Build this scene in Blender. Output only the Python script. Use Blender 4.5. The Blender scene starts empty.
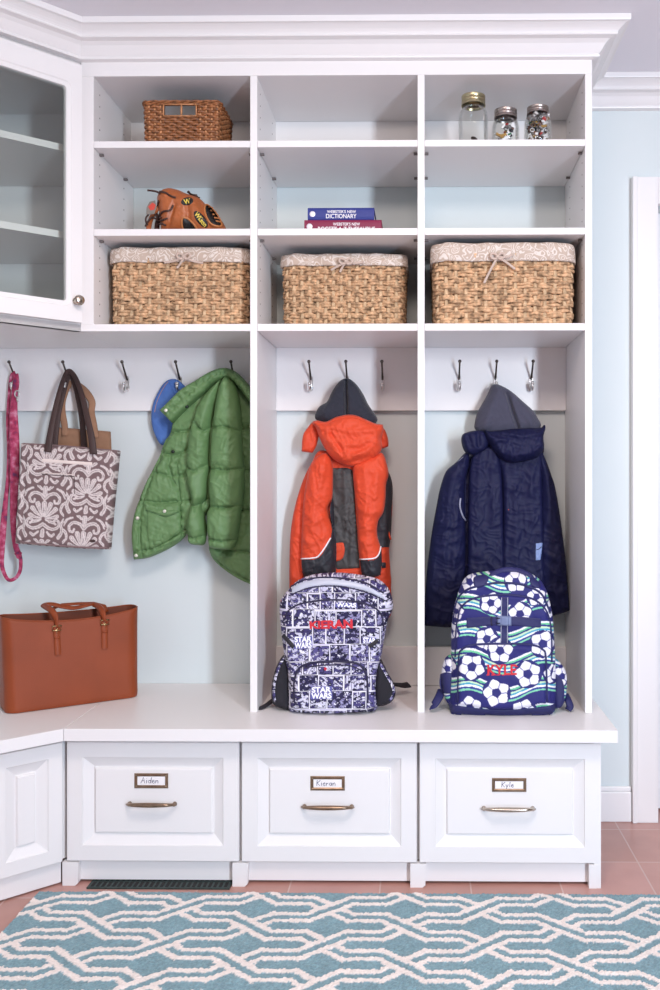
import bpy, bmesh, math, random
import numpy as np
from mathutils import Vector, Matrix

rnd = random.Random(7)
nrs = np.random.RandomState(5)
SC = bpy.context.scene
COL = SC.collection
PI = math.pi

# ---------------------------------------------------------------- camera model (metres, camera stands at x=0,y=0)
F = 891.6
YAW = math.radians(0.66)
CX, CY = 409.7, 477.0
ZC = 1.05
D = 2.40          # plane of the shelf fronts
WALL = 2.735      # plane of the back wall
BFR = 2.281       # plane of the bench drawer fronts
TFR = 2.236       # front edge of the bench top
ZT = 0.4155       # bench top height
CEIL = 2.252


def W(px, py, Y):
    """World point that the photo shows at (px,py) when it lies at depth Y."""
    a = (px - CX) / F
    b = (CY - py) / F
    dx = a * math.cos(YAW) - math.sin(YAW)
    dy = a * math.sin(YAW) + math.cos(YAW)
    t = Y / dy
    return Vector((dx * t, Y, ZC + b * t))


def XW(px, Y=D):
    return W(px, 477, Y).x


def ZW(py, Y=D, px=340):
    return W(px, py, Y).z


# ---------------------------------------------------------------- materials
def lin(c):
    out = []
    for v in c[:3]:
        v = v / 255.0
        out.append(v / 12.92 if v <= 0.04045 else ((v + 0.055) / 1.055) ** 2.4)
    return (out[0], out[1], out[2], 1.0)


def new_mat(name):
    m = bpy.data.materials.new(name)
    m.use_nodes = True
    nt = m.node_tree
    b = nt.nodes['Principled BSDF']
    return m, nt, b


def mat(name, rgb, rough=0.5, metal=0.0, bump=0.0, bscale=80.0, vary=0.0, vscale=6.0, sheen=0.0, coat=0.0, spec=0.5, detail=3.0):
    m, nt, b = new_mat(name)
    b.inputs['Base Color'].default_value = lin(rgb)
    b.inputs['Roughness'].default_value = rough
    b.inputs['Metallic'].default_value = metal
    b.inputs['Specular IOR Level'].default_value = spec
    if sheen:
        b.inputs['Sheen Weight'].default_value = sheen
        b.inputs['Sheen Roughness'].default_value = 0.4
    if coat:
        b.inputs['Coat Weight'].default_value = coat
    tc = nt.nodes.new('ShaderNodeTexCoord')
    if bump:
        n = nt.nodes.new('ShaderNodeTexNoise')
        n.inputs['Scale'].default_value = bscale
        n.inputs['Detail'].default_value = detail
        nt.links.new(tc.outputs['Object'], n.inputs['Vector'])
        bp = nt.nodes.new('ShaderNodeBump')
        bp.inputs['Strength'].default_value = bump
        bp.inputs['Distance'].default_value = 0.004
        nt.links.new(n.outputs['Fac'], bp.inputs['Height'])
        nt.links.new(bp.outputs['Normal'], b.inputs['Normal'])
    if vary:
        n = nt.nodes.new('ShaderNodeTexNoise')
        n.inputs['Scale'].default_value = vscale
        n.inputs['Detail'].default_value = 4.0
        nt.links.new(tc.outputs['Object'], n.inputs['Vector'])
        r = nt.nodes.new('ShaderNodeValToRGB')
        c = lin(rgb)
        r.color_ramp.elements[0].position = 0.3
        r.color_ramp.elements[1].position = 0.7
        r.color_ramp.elements[0].color = tuple(max(0, x * (1 - vary)) for x in c[:3]) + (1,)
        r.color_ramp.elements[1].color = tuple(min(1, x * (1 + vary)) for x in c[:3]) + (1,)
        nt.links.new(n.outputs['Fac'], r.inputs['Fac'])
        nt.links.new(r.outputs['Color'], b.inputs['Base Color'])
    return m


def attr_mat(name, rough=0.7, bump=0.15, bscale=900.0, sheen=0.0, attr='Col', spec=0.3):
    """Cloth whose printed pattern is stored on the mesh as a colour attribute."""
    m, nt, b = new_mat(name)
    a = nt.nodes.new('ShaderNodeAttribute')
    a.attribute_name = attr
    nt.links.new(a.outputs['Color'], b.inputs['Base Color'])
    b.inputs['Roughness'].default_value = rough
    b.inputs['Specular IOR Level'].default_value = spec
    if sheen:
        b.inputs['Sheen Weight'].default_value = sheen
    tc = nt.nodes.new('ShaderNodeTexCoord')
    n = nt.nodes.new('ShaderNodeTexNoise')
    n.inputs['Scale'].default_value = bscale
    nt.links.new(tc.outputs['Object'], n.inputs['Vector'])
    bp = nt.nodes.new('ShaderNodeBump')
    bp.inputs['Strength'].default_value = bump
    bp.inputs['Distance'].default_value = 0.002
    nt.links.new(n.outputs['Fac'], bp.inputs['Height'])
    nt.links.new(bp.outputs['Normal'], b.inputs['Normal'])
    return m


M = {}
M['white'] = mat('white_paint', (235, 232, 232), rough=0.38, bump=0.03, bscale=40)
M['door_white'] = mat('door_white_paint', (236, 234, 236), rough=0.4)
M['nickel'] = mat('brushed_nickel', (190, 178, 165), rough=0.26, metal=1.0)
M['bronze'] = mat('antique_pewter', (150, 128, 108), rough=0.34, metal=1.0, vary=0.25, vscale=60)
M['chrome'] = mat('hook_metal', (222, 218, 216), rough=0.30, metal=1.0)
M['hook_dark'] = mat('hook_metal_shaded', (92, 84, 80), rough=0.28, metal=1.0)  # hook metal darkened: the prongs' shadow side put into the colour; screws share it
M['dark'] = mat('dark_gap', (25, 24, 24), rough=0.8)
M['card'] = mat('white_card', (242, 238, 240), rough=0.7)
M['ink'] = mat('blue_black_ink', (48, 48, 90), rough=0.6)
M['wall'] = mat('pale_blue_wall_paint', (213, 221, 222), rough=0.6, bump=0.04, bscale=60)
M['ceiling'] = mat('ceiling_paint', (236, 234, 240), rough=0.8, bump=0.03)


# ---------------------------------------------------------------- mesh builder
class MB:
    def __init__(s):
        s.v = []; s.f = []; s.m = []; s.mi = 0; s.c = None

    def add(s, vs, fs, mi=None):
        b = len(s.v)
        s.v.extend([tuple(p) for p in vs])
        for f in fs:
            s.f.append([i + b for i in f]); s.m.append(s.mi if mi is None else mi)
        return s

    def box(s, x0, x1, y0, y1, z0, z1, mi=None):
        x0, x1 = min(x0, x1), max(x0, x1); y0, y1 = min(y0, y1), max(y0, y1); z0, z1 = min(z0, z1), max(z0, z1)
        vs = [(x0, y0, z0), (x1, y0, z0), (x1, y1, z0), (x0, y1, z0), (x0, y0, z1), (x1, y0, z1), (x1, y1, z1), (x0, y1, z1)]
        return s.add(vs, [(0, 3, 2, 1), (4, 5, 6, 7), (0, 1, 5, 4), (1, 2, 6, 5), (2, 3, 7, 6), (3, 0, 4, 7)], mi)

    def prism(s, poly, z0, z1, mi=None):
        """Plan polygon (counter-clockwise) raised from z0 to z1."""
        n = len(poly)
        vs = [(p[0], p[1], z0) for p in poly] + [(p[0], p[1], z1) for p in poly]
        fs = [list(range(n))[::-1], list(range(n, 2 * n))]
        for i in range(n):
            j = (i + 1) % n
            fs.append([i, j, n + j, n + i])
        return s.add(vs, fs, mi)

    def grid(s, P, cu=False, cv=False, mi=None, flip=False):
        """Surface through an (n,m,3) array of points."""
        P = np.asarray(P, float)
        n, m = P.shape[:2]
        fs = []
        for i in range(n if cu else n - 1):
            for j in range(m if cv else m - 1):
                a = i * m + j; b = ((i + 1) % n) * m + j
                c = ((i + 1) % n) * m + (j + 1) % m; d = i * m + (j + 1) % m
                fs.append([a, d, c, b] if flip else [a, b, c, d])
        return s.add(P.reshape(-1, 3), fs, mi)

    def tube(s, pts, r, n=8, closed=False, caps=True, flat=1.0, up=None, mi=None):
        """Tube through points; r a number or one per point; flat < 1 squashes it along the frame normal."""
        pts = [Vector(p) for p in pts]
        k = len(pts)
        rr = [r] * k if not hasattr(r, '__len__') else list(r)
        fl = [flat] * k if not hasattr(flat, '__len__') else list(flat)
        tang = []
        for i in range(k):
            a = pts[(i - 1) % k] if (closed or i > 0) else pts[i]
            b = pts[(i + 1) % k] if (closed or i < k - 1) else pts[i]
            t = b - a
            tang.append(t.normalized() if t.length > 1e-9 else Vector((0, 0, 1)))
        nrm = Vector(up) if up is not None else Vector((0, 0, 1))
        if abs(nrm.normalized().dot(tang[0])) > 0.95:
            nrm = Vector((0, 1, 0)) if abs(tang[0].y) < 0.9 else Vector((1, 0, 0))
        P = np.zeros((k, n, 3))
        for i in range(k):
            if up is not None:
                nn = Vector(up) - tang[i] * Vector(up).dot(tang[i])
                nrm = nn.normalized() if nn.length > 1e-3 else nrm
            else:
                nrm = (nrm - tang[i] * nrm.dot(tang[i])).normalized()
            bi = tang[i].cross(nrm)
            for j in range(n):
                a = 2 * PI * j / n
                P[i, j] = pts[i] + nrm * (math.cos(a) * rr[i] * fl[i]) + bi * (math.sin(a) * rr[i])
        base = len(s.v)
        s.grid(P, cu=closed, cv=True, mi=mi, flip=True)
        if caps and not closed:
            for idx, fl_ in ((0, False), (k - 1, True)):
                c = [base + idx * n + j for j in range(n)]
                s.f.append(c if not fl_ else c[::-1]); s.m.append(s.mi if mi is None else mi)
        return s

    def lathe(s, prof, c=(0, 0, 0), n=24, axis='Z', mi=None, caps=True):
        P = np.zeros((len(prof), n, 3))
        for i, (r, h) in enumerate(prof):
            for j in range(n):
                a = 2 * PI * j / n
                x, y = r * math.cos(a), r * math.sin(a)
                if axis == 'Z':
                    P[i, j] = (c[0] + x, c[1] + y, c[2] + h)
                elif axis == 'Y':
                    P[i, j] = (c[0] + x, c[1] + h, c[2] - y)
                else:
                    P[i, j] = (c[0] + h, c[1] + x, c[2] + y)
        base = len(s.v)
        s.grid(P, cv=True, mi=mi, flip=True)
        if caps:
            m_ = s.mi if mi is None else mi
            s.f.append([base + j for j in range(n)][::-1]); s.m.append(m_)
            e = base + (len(prof) - 1) * n
            s.f.append([e + j for j in range(n)]); s.m.append(m_)
        return s

    def ball(s, c, r, n=12, sq=(1, 1, 1), mi=None):
        prof = []
        P = np.zeros((n // 2 + 1, n, 3))
        for i in range(n // 2 + 1):
            t = PI * i / (n // 2)
            for j in range(n):
                a = 2 * PI * j / n
                P[i, j] = (c[0] + r * sq[0] * math.sin(t) * math.cos(a), c[1] + r * sq[1] * math.sin(t) * math.sin(a), c[2] - r * sq[2] * math.cos(t))
        return s.grid(P, cv=True, mi=mi, flip=True)

    def build(s, name, mats, parent=None, smooth=False, bevel=0.0, seg=2, weld=False, cols=None, recalc=True, angle=None):
        me = bpy.data.meshes.new(name)
        me.from_pydata(s.v, [], s.f)
        if not isinstance(mats, (list, tuple)):
            mats = [mats]
        for mm in mats:
            me.materials.append(mm)
        me.polygons.foreach_set('material_index', [min(i, len(mats) - 1) for i in s.m])
        if cols is not None:
            ca = me.color_attributes.new('Col', 'FLOAT_COLOR', 'POINT')
            ca.data.foreach_set('color', np.asarray(cols, float).reshape(-1))
        if weld or recalc:
            bm = bmesh.new(); bm.from_mesh(me)
            if weld:
                bmesh.ops.remove_doubles(bm, verts=bm.verts, dist=1e-5)
            if recalc:
                bmesh.ops.recalc_face_normals(bm, faces=bm.faces)
            bm.to_mesh(me); bm.free()
        if smooth:
            me.polygons.foreach_set('use_smooth', [True] * len(me.polygons))
            if angle:
                me.set_sharp_from_angle(angle=math.radians(angle))
        me.update()
        o = bpy.data.objects.new(name, me)
        COL.objects.link(o)
        if bevel:
            b = o.modifiers.new('edge', 'BEVEL'); b.width = bevel; b.segments = seg
            b.limit_method = 'ANGLE'; b.angle_limit = math.radians(35)
            b.harden_normals = False
        if parent is not None:
            adopt(o, parent)
        return o


def world_loc(o):
    v = Vector(o.location)
    p = o.parent
    # every mesh of this script is modelled in world coordinates, so only an Empty root carries an offset
    return v


def adopt(o, parent):
    o.parent = parent
    root = parent
    off = Vector((0, 0, 0))
    while root is not None:
        if root.type == 'EMPTY':
            off = off + Vector(root.location)
        root = root.parent
    if parent.type == 'EMPTY':
        o.matrix_parent_inverse = Matrix.Translation(-off)
    else:
        o.matrix_parent_inverse = Matrix.Identity(4)


def tag(o, label=None, cat=None, group=None, kind=None):
    if label: o['label'] = label
    if cat: o['category'] = cat
    if group: o['group'] = group
    if kind: o['kind'] = kind
    return o


def thing(name, loc, label, cat, group=None):
    e = bpy.data.objects.new(name, None)
    e.empty_display_size = 0.05
    COL.objects.link(e)
    e.location = loc
    return tag(e, label, cat, group)


def structure(o, label=None):
    o['kind'] = 'structure'
    if label: o['label'] = label
    return o


def copy_tree(o, parent=None):
    c = o.copy()
    COL.objects.link(c)
    if parent is not None:
        inv = o.matrix_parent_inverse.copy()
        c.parent = parent
        c.matrix_parent_inverse = inv
    for ch in [x for x in list(bpy.data.objects) if x.parent == o]:
        copy_tree(ch, c)
    return c


# ---------------------------------------------------------------- 2-D helpers
def smooth_poly(pts, n=6, closed=True):
    """Catmull-Rom through points; a point given as (x,y,1) stays a sharp corner."""
    out = []
    k = len(pts)
    P = [np.array(p[:2], float) for p in pts]
    sharp = [len(p) > 2 for p in pts]
    rng = range(k) if closed else range(k - 1)
    for i in rng:
        p1, p2 = P[i], P[(i + 1) % k]
        p0 = P[(i - 1) % k] if (closed or i > 0) else p1
        p3 = P[(i + 2) % k] if (closed or i < k - 2) else p2
        t1 = np.zeros(2) if sharp[i] else (p2 - p0) * 0.5
        t2 = np.zeros(2) if sharp[(i + 1) % k] else (p3 - p1) * 0.5
        if sharp[i]: t1 = (p2 - p1)
        if sharp[(i + 1) % k]: t2 = (p2 - p1)
        for j in range(n):
            t = j / n
            h00 = 2 * t**3 - 3 * t**2 + 1; h10 = t**3 - 2 * t**2 + t
            h01 = -2 * t**3 + 3 * t**2; h11 = t**3 - t**2
            out.append(h00 * p1 + h10 * t1 + h01 * p2 + h11 * t2)
    if not closed:
        out.append(P[-1])
    return np.array(out)


def seg_dist(Q, A, B):
    """Distance of points Q (n,2) to segments A->B (m,2); returns distance, nearest point."""
    best = np.full(len(Q), 1e9); near = np.zeros_like(Q)
    for a, b in zip(A, B):
        ab = b - a
        L = max(float(ab @ ab), 1e-12)
        t = np.clip(((Q - a) @ ab) / L, 0, 1)
        p = a + t[:, None] * ab
        d = np.hypot(*(Q - p).T)
        k = d < best
        best[k] = d[k]; near[k] = p[k]
    return best, near


def line_dist(Q, line):
    line = np.asarray(line, float)
    return seg_dist(Q, line[:-1], line[1:])[0]


def inside(Q, poly):
    c = np.zeros(len(Q), bool)
    n = len(poly)
    for i in range(n):
        a, b = poly[i], poly[(i + 1) % n]
        if a[1] == b[1]:
            continue
        cond = (a[1] > Q[:, 1]) != (b[1] > Q[:, 1])
        xi = (b[0] - a[0]) * (Q[:, 1] - a[1]) / (b[1] - a[1]) + a[0]
        c ^= cond & (Q[:, 0] < xi)
    return c


def vnoise(x, y, seed=0):
    """Smooth value noise in [-1,1]."""
    x = np.asarray(x, float); y = np.asarray(y, float)
    def h(i, j):
        n = np.sin(i * 127.1 + j * 311.7 + seed * 74.7) * 43758.5453
        return (n - np.floor(n)) * 2 - 1
    xi, yi = np.floor(x), np.floor(y)
    u, v = x - xi, y - yi
    u = u * u * (3 - 2 * u); v = v * v * (3 - 2 * v)
    return (h(xi, yi) * (1 - u) + h(xi + 1, yi) * u) * (1 - v) + (h(xi, yi + 1) * (1 - u) + h(xi + 1, yi + 1) * u) * v


def fbm(x, y, seed=0, o=3):
    s = 0; a = 0.6
    for k in range(o):
        s = s + a * vnoise(np.asarray(x) * 2**k, np.asarray(y) * 2**k, seed + k * 9); a *= 0.5
    return s


def inflate(outline, Y, tf, tb, R, step=1.2, power=2.0, disp=None, tilt=None, col=None, Rb=None):
    """Closed, padded shape. The outline is given in photo pixels on the plane at depth Y; the front bulges
    tf metres towards the room and the back tb metres towards the wall, rounding off over R pixels.
    disp(Q, d) adds relief (metres, towards the room); tilt(Q) moves the mid plane; col(Q) gives colours.
    Returns an MB and (for coloured shapes) its colours."""
    poly = np.asarray(outline, float)
    lo = poly.min(0) - step; hi = poly.max(0) + step
    nx = int((hi[0] - lo[0]) / step) + 2; ny = int((hi[1] - lo[1]) / step) + 2
    gx = lo[0] + np.arange(nx) * step; gy = lo[1] + np.arange(ny) * step
    G = np.stack(np.meshgrid(gx, gy, indexing='ij'), -1).reshape(-1, 2)
    ins = inside(G, poly)
    A = poly; B = np.roll(poly, -1, 0)
    d, near = seg_dist(G, A, B)
    ins2 = ins.reshape(nx, ny)
    cell = ins2[:-1, :-1].astype(int) + ins2[1:, :-1] + ins2[1:, 1:] + ins2[:-1, 1:]
    keep = cell >= 2
    used = np.zeros((nx, ny), bool)
    for a in (0, 1):
        for b in (0, 1):
            used[a:nx - 1 + a, b:ny - 1 + b] |= keep
    cnt = np.zeros((nx, ny), int)
    for a in (0, 1):
        for b in (0, 1):
            cnt[a:nx - 1 + a, b:ny - 1 + b] += keep
    rim = (used & (cnt < 4)).reshape(-1)
    usedf = used.reshape(-1)
    Q = G.copy()
    out = usedf & (rim | ~ins)
    Q[out] = near[out]
    d = d.copy(); d[out] = 0.0
    idx = -np.ones(nx * ny, int)
    sel = np.where(usedf)[0]
    idx[sel] = np.arange(len(sel))
    Qs = Q[sel]; ds = d[sel]; rims = rim[sel] | (ds <= 0)
    def prof(dd, RR):
        q = np.clip(dd / RR, 0, 1)
        return (1 - (1 - q) ** power) ** (1 / power)
    Rb = Rb or R
    front = tf * prof(ds, R)
    back = tb * prof(ds, Rb)
    if disp is not None:
        dp = disp(Qs, ds)
        front = front + dp * np.clip(ds / 2.0, 0, 1)
    mid = tilt(Qs) if tilt is not None else 0.0
    def place(off):
        Yv = Y - off
        a0 = (Qs[:, 0] - CX) / F; b0 = (CY - Qs[:, 1]) / F
        dx = a0 * math.cos(YAW) - math.sin(YAW); dy = a0 * math.sin(YAW) + math.cos(YAW)
        t = Y / dy
        return np.stack([dx * t, Yv * np.ones_like(t), ZC + b0 * t], -1)
    Pf = place(front + mid); Pb = place(-back + mid)
    bidx = np.arange(len(sel)) + len(sel)
    rimset = rim[sel]
    bidx[rimset] = np.arange(len(sel))[rimset]
    n = len(sel)
    ci, cj = np.where(keep)
    i00 = idx[ci * ny + cj]; i10 = idx[(ci + 1) * ny + cj]; i11 = idx[(ci + 1) * ny + cj + 1]; i01 = idx[ci * ny + cj + 1]
    mb = MB()
    fs = np.stack([i00, i01, i11, i10], -1)
    bs = np.stack([bidx[i00], bidx[i10], bidx[i11], bidx[i01]], -1)
    V = np.concatenate([Pf, Pb])
    mb.v = [tuple(p) for p in V]
    mb.f = [list(q) for q in fs] + [list(q) for q in bs]
    mb.m = [0] * len(mb.f)
    cols = None
    if col is not None:
        c = col(Qs)
        cols = np.concatenate([c, c])
    mb.Q = np.concatenate([Qs, Qs]); mb.nf = len(fs)
    return mb, cols


def clean(o):
    """Drop loose vertices left on the rim of an inflated shape."""
    bm = bmesh.new(); bm.from_mesh(o.data)
    loose = [v for v in bm.verts if not v.link_faces]
    bmesh.ops.delete(bm, geom=loose, context='VERTS')
    bm.to_mesh(o.data); bm.free()
    return o

# ================================================================ SETTING
XL, XR = -1.62, 2.2
YB = -2.6
DX0, DX1 = XW(656.5, WALL), XW(656.5, WALL) + 0.80      # door opening
DZ = ZW(206, WALL, 650)
mb = MB()
mb.box(XL - .1, DX0, WALL, WALL + .12, 0, CEIL)
mb.box(DX0, XR, WALL, WALL + .12, DZ, CEIL)
mb.box(DX1, XR, WALL, WALL + .12, 0, DZ)
structure(mb.build('wall_back', M['wall']), 'pale blue painted back wall')
structure(MB().box(XL - .1, XL, YB, WALL, 0, CEIL).build('wall_left', M['wall']), 'pale blue painted side wall')
structure(MB().box(XL - .1, XR, YB, WALL + .12, CEIL, CEIL + .05).build('ceiling', M['ceiling']), 'plain ceiling')


def floor_mat():
    m, nt, b = new_mat('terracotta_floor_tile')
    tc = nt.nodes.new('ShaderNodeTexCoord')
    mp = nt.nodes.new('ShaderNodeMapping')
    mp.inputs['Location'].default_value = (0.102, -2.438, 0)
    nt.links.new(tc.outputs['Object'], mp.inputs['Vector'])
    br = nt.nodes.new('ShaderNodeTexBrick')
    br.offset = 0.0; br.squash = 1.0
    br.inputs['Scale'].default_value = 1.0
    br.inputs['Brick Width'].default_value = 0.232
    br.inputs['Row Height'].default_value = 0.225
    br.inputs['Mortar Size'].default_value = 0.002
    br.inputs['Mortar Smooth'].default_value = 0.2
    br.inputs['Bias'].default_value = 0.0
    br.inputs['Color1'].default_value = lin((188, 140, 128))
    br.inputs['Color2'].default_value = lin((200, 152, 144))
    br.inputs['Mortar'].default_value = lin((206, 178, 172))
    nt.links.new(mp.outputs['Vector'], br.inputs['Vector'])
    n = nt.nodes.new('ShaderNodeTexNoise'); n.inputs['Scale'].default_value = 9.0; n.inputs['Detail'].default_value = 5.0
    nt.links.new(tc.outputs['Object'], n.inputs['Vector'])
    mx = nt.nodes.new('ShaderNodeMix'); mx.data_type = 'RGBA'; mx.blend_type = 'MULTIPLY'
    mx.inputs['Factor'].default_value = 0.35
    rp = nt.nodes.new('ShaderNodeValToRGB')
    rp.color_ramp.elements[0].position = 0.3; rp.color_ramp.elements[0].color = (0.6, 0.55, 0.55, 1)
    rp.color_ramp.elements[1].position = 0.7; rp.color_ramp.elements[1].color = (1, 1, 1, 1)
    nt.links.new(n.outputs['Fac'], rp.inputs['Fac'])
    nt.links.new(br.outputs['Color'], mx.inputs['A']); nt.links.new(rp.outputs['Color'], mx.inputs['B'])
    nt.links.new(mx.outputs['Result'], b.inputs['Base Color'])
    b.inputs['Roughness'].default_value = 0.32
    bp = nt.nodes.new('ShaderNodeBump'); bp.inputs['Strength'].default_value = 0.25; bp.inputs['Distance'].default_value = 0.003
    bp.invert = True
    nt.links.new(br.outputs['Fac'], bp.inputs['Height']); nt.links.new(bp.outputs['Normal'], b.inputs['Normal'])
    return m


M['tile'] = floor_mat()
structure(MB().box(XL - .1, XR, YB, WALL + .30, -.05, 0).build('floor', M['tile']), 'terracotta tiled floor')

# ---- door beside the cabinets
mb = MB()
c0 = XW(631.5, WALL)
mb.box(c0, DX0, WALL - .022, WALL, 0, ZW(179, WALL, 640))
mb.box(c0 - .002, c0 + .012, WALL - .027, WALL, 0, ZW(179, WALL, 640))
mb.box(DX0, DX1 + .09, WALL - .022, WALL, DZ, ZW(179, WALL, 640))
mb.box(DX1, DX1 + .09, WALL - .022, WALL, 0, DZ)
structure(mb.build('trim_2', M['white'], bevel=.002), 'white door casing')
mb = MB()
mb.box(DX0 - .0, DX1, WALL + .075, WALL + .11, .008, DZ)
d1 = structure(mb.build('door_1', M['door_white'], bevel=.002), 'white door right of the cabinets')
# ---- baseboard
bx0 = XW(600, WALL)
mb = MB()
mb.box(bx0 - .05, c0 - .003, WALL - .016, WALL, 0, .092)
mb.box(bx0 - .05, c0 - .003, WALL - .011, WALL, .092, .106)
structure(mb.build('baseboard_right', M['white'], bevel=.003), 'white baseboard')

# ================================================================ CROWN
CROWN = [(0, 0), (.017, .002), (.018, .006), (.015, .010), (.019, .014), (.0246, .022), (.031, .032), (.040, .0395), (.050, .0415), (.0555, .042), (.0575, .0445), (.0565, .048),
         (.059, .052), (.064, .057), (.071, .062), (.0775, .0655), (.084, .0665), (.085, .069), (.085, .082), (0, .082)]
CZ = CEIL - .0825


def mitres(path):
    out = []
    P = [Vector((p[0], p[1])) for p in path]
    for i in range(len(P)):
        ns = []
        if i > 0:
            d = (P[i] - P[i - 1]).normalized(); ns.append(Vector((d.y, -d.x)))
        if i < len(P) - 1:
            d = (P[i + 1] - P[i]).normalized(); ns.append(Vector((d.y, -d.x)))
        out.append(ns[0] if len(ns) == 1 else (ns[0] + ns[1]) / (1 + ns[0].dot(ns[1])))
    return out


def sweep(mb, path, mit, prof, z0):
    P = np.zeros((len(path), len(prof), 3))
    for i, (p, m) in enumerate(zip(path, mit)):
        for j, (a, h) in enumerate(prof):
            P[i, j] = (p[0] + m.x * a, p[1] + m.y * a, z0 + h)
    b = len(mb.v)
    mb.grid(P, cv=True)
    k = len(prof)
    mb.f.append([b + j for j in range(k)]); mb.m.append(0)
    e = b + (len(path) - 1) * k
    mb.f.append([e + j for j in range(k)][::-1]); mb.m.append(0)


AU = math.radians(46)          # angle of the corner units
AB = math.radians(43)
VU = Vector((XW(80.5), D))
XRt = XW(592)
X94 = XW(93.7)
LU, LB = .46, .40
diag_end = (VU.x - LU * math.cos(AU), VU.y - LU * math.sin(AU))
cpath = [diag_end, (VU.x, D), (XRt, D), (XRt, WALL), (XR, WALL)]
cm = mitres(cpath)

# ================================================================ OPEN CUBBY CABINET
hutch = thing('open_locker_cabinet', (0, 2.57, ZT), 'tall white open cubby cabinet with three bays standing on the bench', 'cabinet')
PX = [(250.3, 257.2), (417.7, 424.5), (585.2, 592.0)]
panels = [(XW(a), XW(b)) for a, b in PX]
TOPZ = ZW(75.4)
z_s = [(ZW(147.0), ZW(140.3)), (ZW(235.2), ZW(228.4)), (ZW(330.9), ZW(323.7))]      # (bottom, top) of the three shelf rows
TOPC = CZ + .02


def pegs(mb, x, sgn, rows=((2.425, 2.62))):
    for y in rows:
        z = z_s[2][1] + .03
        while z < TOPZ - .03:
            mb.lathe([(.0022, 0), (.0022, .0004 * sgn)], (x, y, z), 8, 'X', mi=1)
            z += .032


def panel(x0, x1, z0, z1, peg_side, name):
    mb = MB().box(x0, x1, D, WALL - .001, z0, z1)
    if peg_side & 1: pegs(mb, x1, 1, (D + .045, D + .245))
    if peg_side & 2: pegs(mb, x0, -1, (D + .045, D + .245))
    return mb.build(name, [M['white'], M['peg']], hutch, recalc=False)


M['peg'] = mat('shelf_pin_hole', (120, 112, 110), rough=0.8)
panel(VU.x + .002, X94, z_s[2][1] + .0002, TOPC, 1, 'side_panel')
panel(panels[0][0], panels[0][1], ZT + .0005, TOPC, 1, 'divider')
panel(panels[1][0], panels[1][1], ZT + .0005, TOPC, 1, 'divider')
panel(panels[2][0], panels[2][1], ZT + .0005, TOPC, 2, 'side_panel')
MB().box(VU.x + .002, XRt, D - .0015, D + .019, TOPZ, TOPC).build('frieze_rail', M['white'], hutch, bevel=.001)
MB().box(X94, panels[2][0], D + .019, WALL - .001, TOPZ + .0005, TOPZ + .018).build('top_panel', M['white'], hutch)
bays = [(X94, panels[0][0]), (panels[0][1], panels[1][0]), (panels[1][1], panels[2][0])]
for r, (zb, zt) in enumerate(z_s):
    for b, (x0, x1) in enumerate(bays):
        if r == 2 and b == 0:
            sh = MB().box(VU.x + .0005, x1 - .0004, D - .001, WALL - .001, zb, zt).build('shelf', M['white'], hutch, bevel=.0012)
        else:
            sh = MB().box(x0 + .0006, x1 - .0006, D - .001, WALL - .001, zb, zt).build('shelf', M['white'], hutch, bevel=.0012)
        if r < 2:
            for x, s in ((x0, 1), (x1, -1)):
                for y in (D + .045, D + .245):
                    MB().box(x, x + s * .011, y - .004, y + .004, zb - .006, zb - .001).build('shelf_pin', M['peg'], sh)
hz0, hz1 = ZW(410.6, 2.712), z_s[2][0]
for b, (x0, x1) in enumerate(bays):
    MB().box(x0, x1, 2.712, WALL - .001, z_s[0][1], TOPZ).build('back_rail', M['white'], hutch)
    if b == 0: x0 = XL + .01
    MB().box(x0 + .0005, x1 - .0005, 2.712, WALL - .001, hz0, hz1).build('hook_rail', M['white'], hutch, bevel=.001)
    if b > 0:
        MB().box(x0 + .0005, x1 - .0005, 2.712, WALL - .001, ZT + .001, ZW(646.8, 2.712)).build('base_rail', M['white'], hutch, bevel=.001)
mb = MB(); sweep(mb, cpath[1:4], cm[1:4], CROWN, CZ); mb.build('crown_moulding', M['white'], hutch)
mb = MB(); sweep(mb, cpath[3:5], cm[3:5], CROWN, CZ); structure(mb.build('trim_1', M['white']), 'white crown moulding along the wall')

# ================================================================ CORNER GLASS CABINET
cu, su = math.cos(AU), math.sin(AU)


def DU(u, n, z):
    return (VU.x - u * cu + n * su, VU.y - u * su - n * cu, z)


def boxT(mb, T, u0, u1, n0, n1, z0, z1, mi=None):
    vs = [T(u0, n0, z0), T(u1, n0, z0), T(u1, n1, z0), T(u0, n1, z0), T(u0, n0, z1), T(u1, n0, z1), T(u1, n1, z1), T(u0, n1, z1)]
    return mb.add(vs, [(0, 3, 2, 1), (4, 5, 6, 7), (0, 1, 5, 4), (1, 2, 6, 5), (2, 3, 7, 6), (3, 0, 4, 7)], mi)


corner = thing('corner_glass_cabinet', (VU.x - .3, 2.5, z_s[2][0]), 'white corner wall cabinet with a glass door and round knob', 'cabinet')
e2 = Vector(diag_end)
foot = [(VU.x, D), (VU.x, WALL - .002), (XL + .002, WALL - .002), (XL + .002, e2.y), (e2.x, e2.y)]
zb = z_s[2][0]
mb = MB()
mb.prism(foot, zb, zb + .018)
mb.prism(foot, TOPC - .03, TOPC - .012)
mb.box(VU.x - .014, VU.x, D + .012, WALL - .003, zb + .018, TOPC - .03)
mb.box(XL + .002, VU.x - .014, WALL - .02, WALL - .003, zb + .018, TOPC - .03)
boxT(mb, DU, .0, LU, -.018, 0, zb + .0, zb + .03)
boxT(mb, DU, .0, LU, -.018, 0, TOPC - .06, TOPC)
boxT(mb, DU, .0, .03, -.018, 0, zb + .03, TOPC - .06)
boxT(mb, DU, LU - .03, LU, -.018, 0, zb + .03, TOPC - .06)
mb.build('carcass', M['white'], corner)
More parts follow.
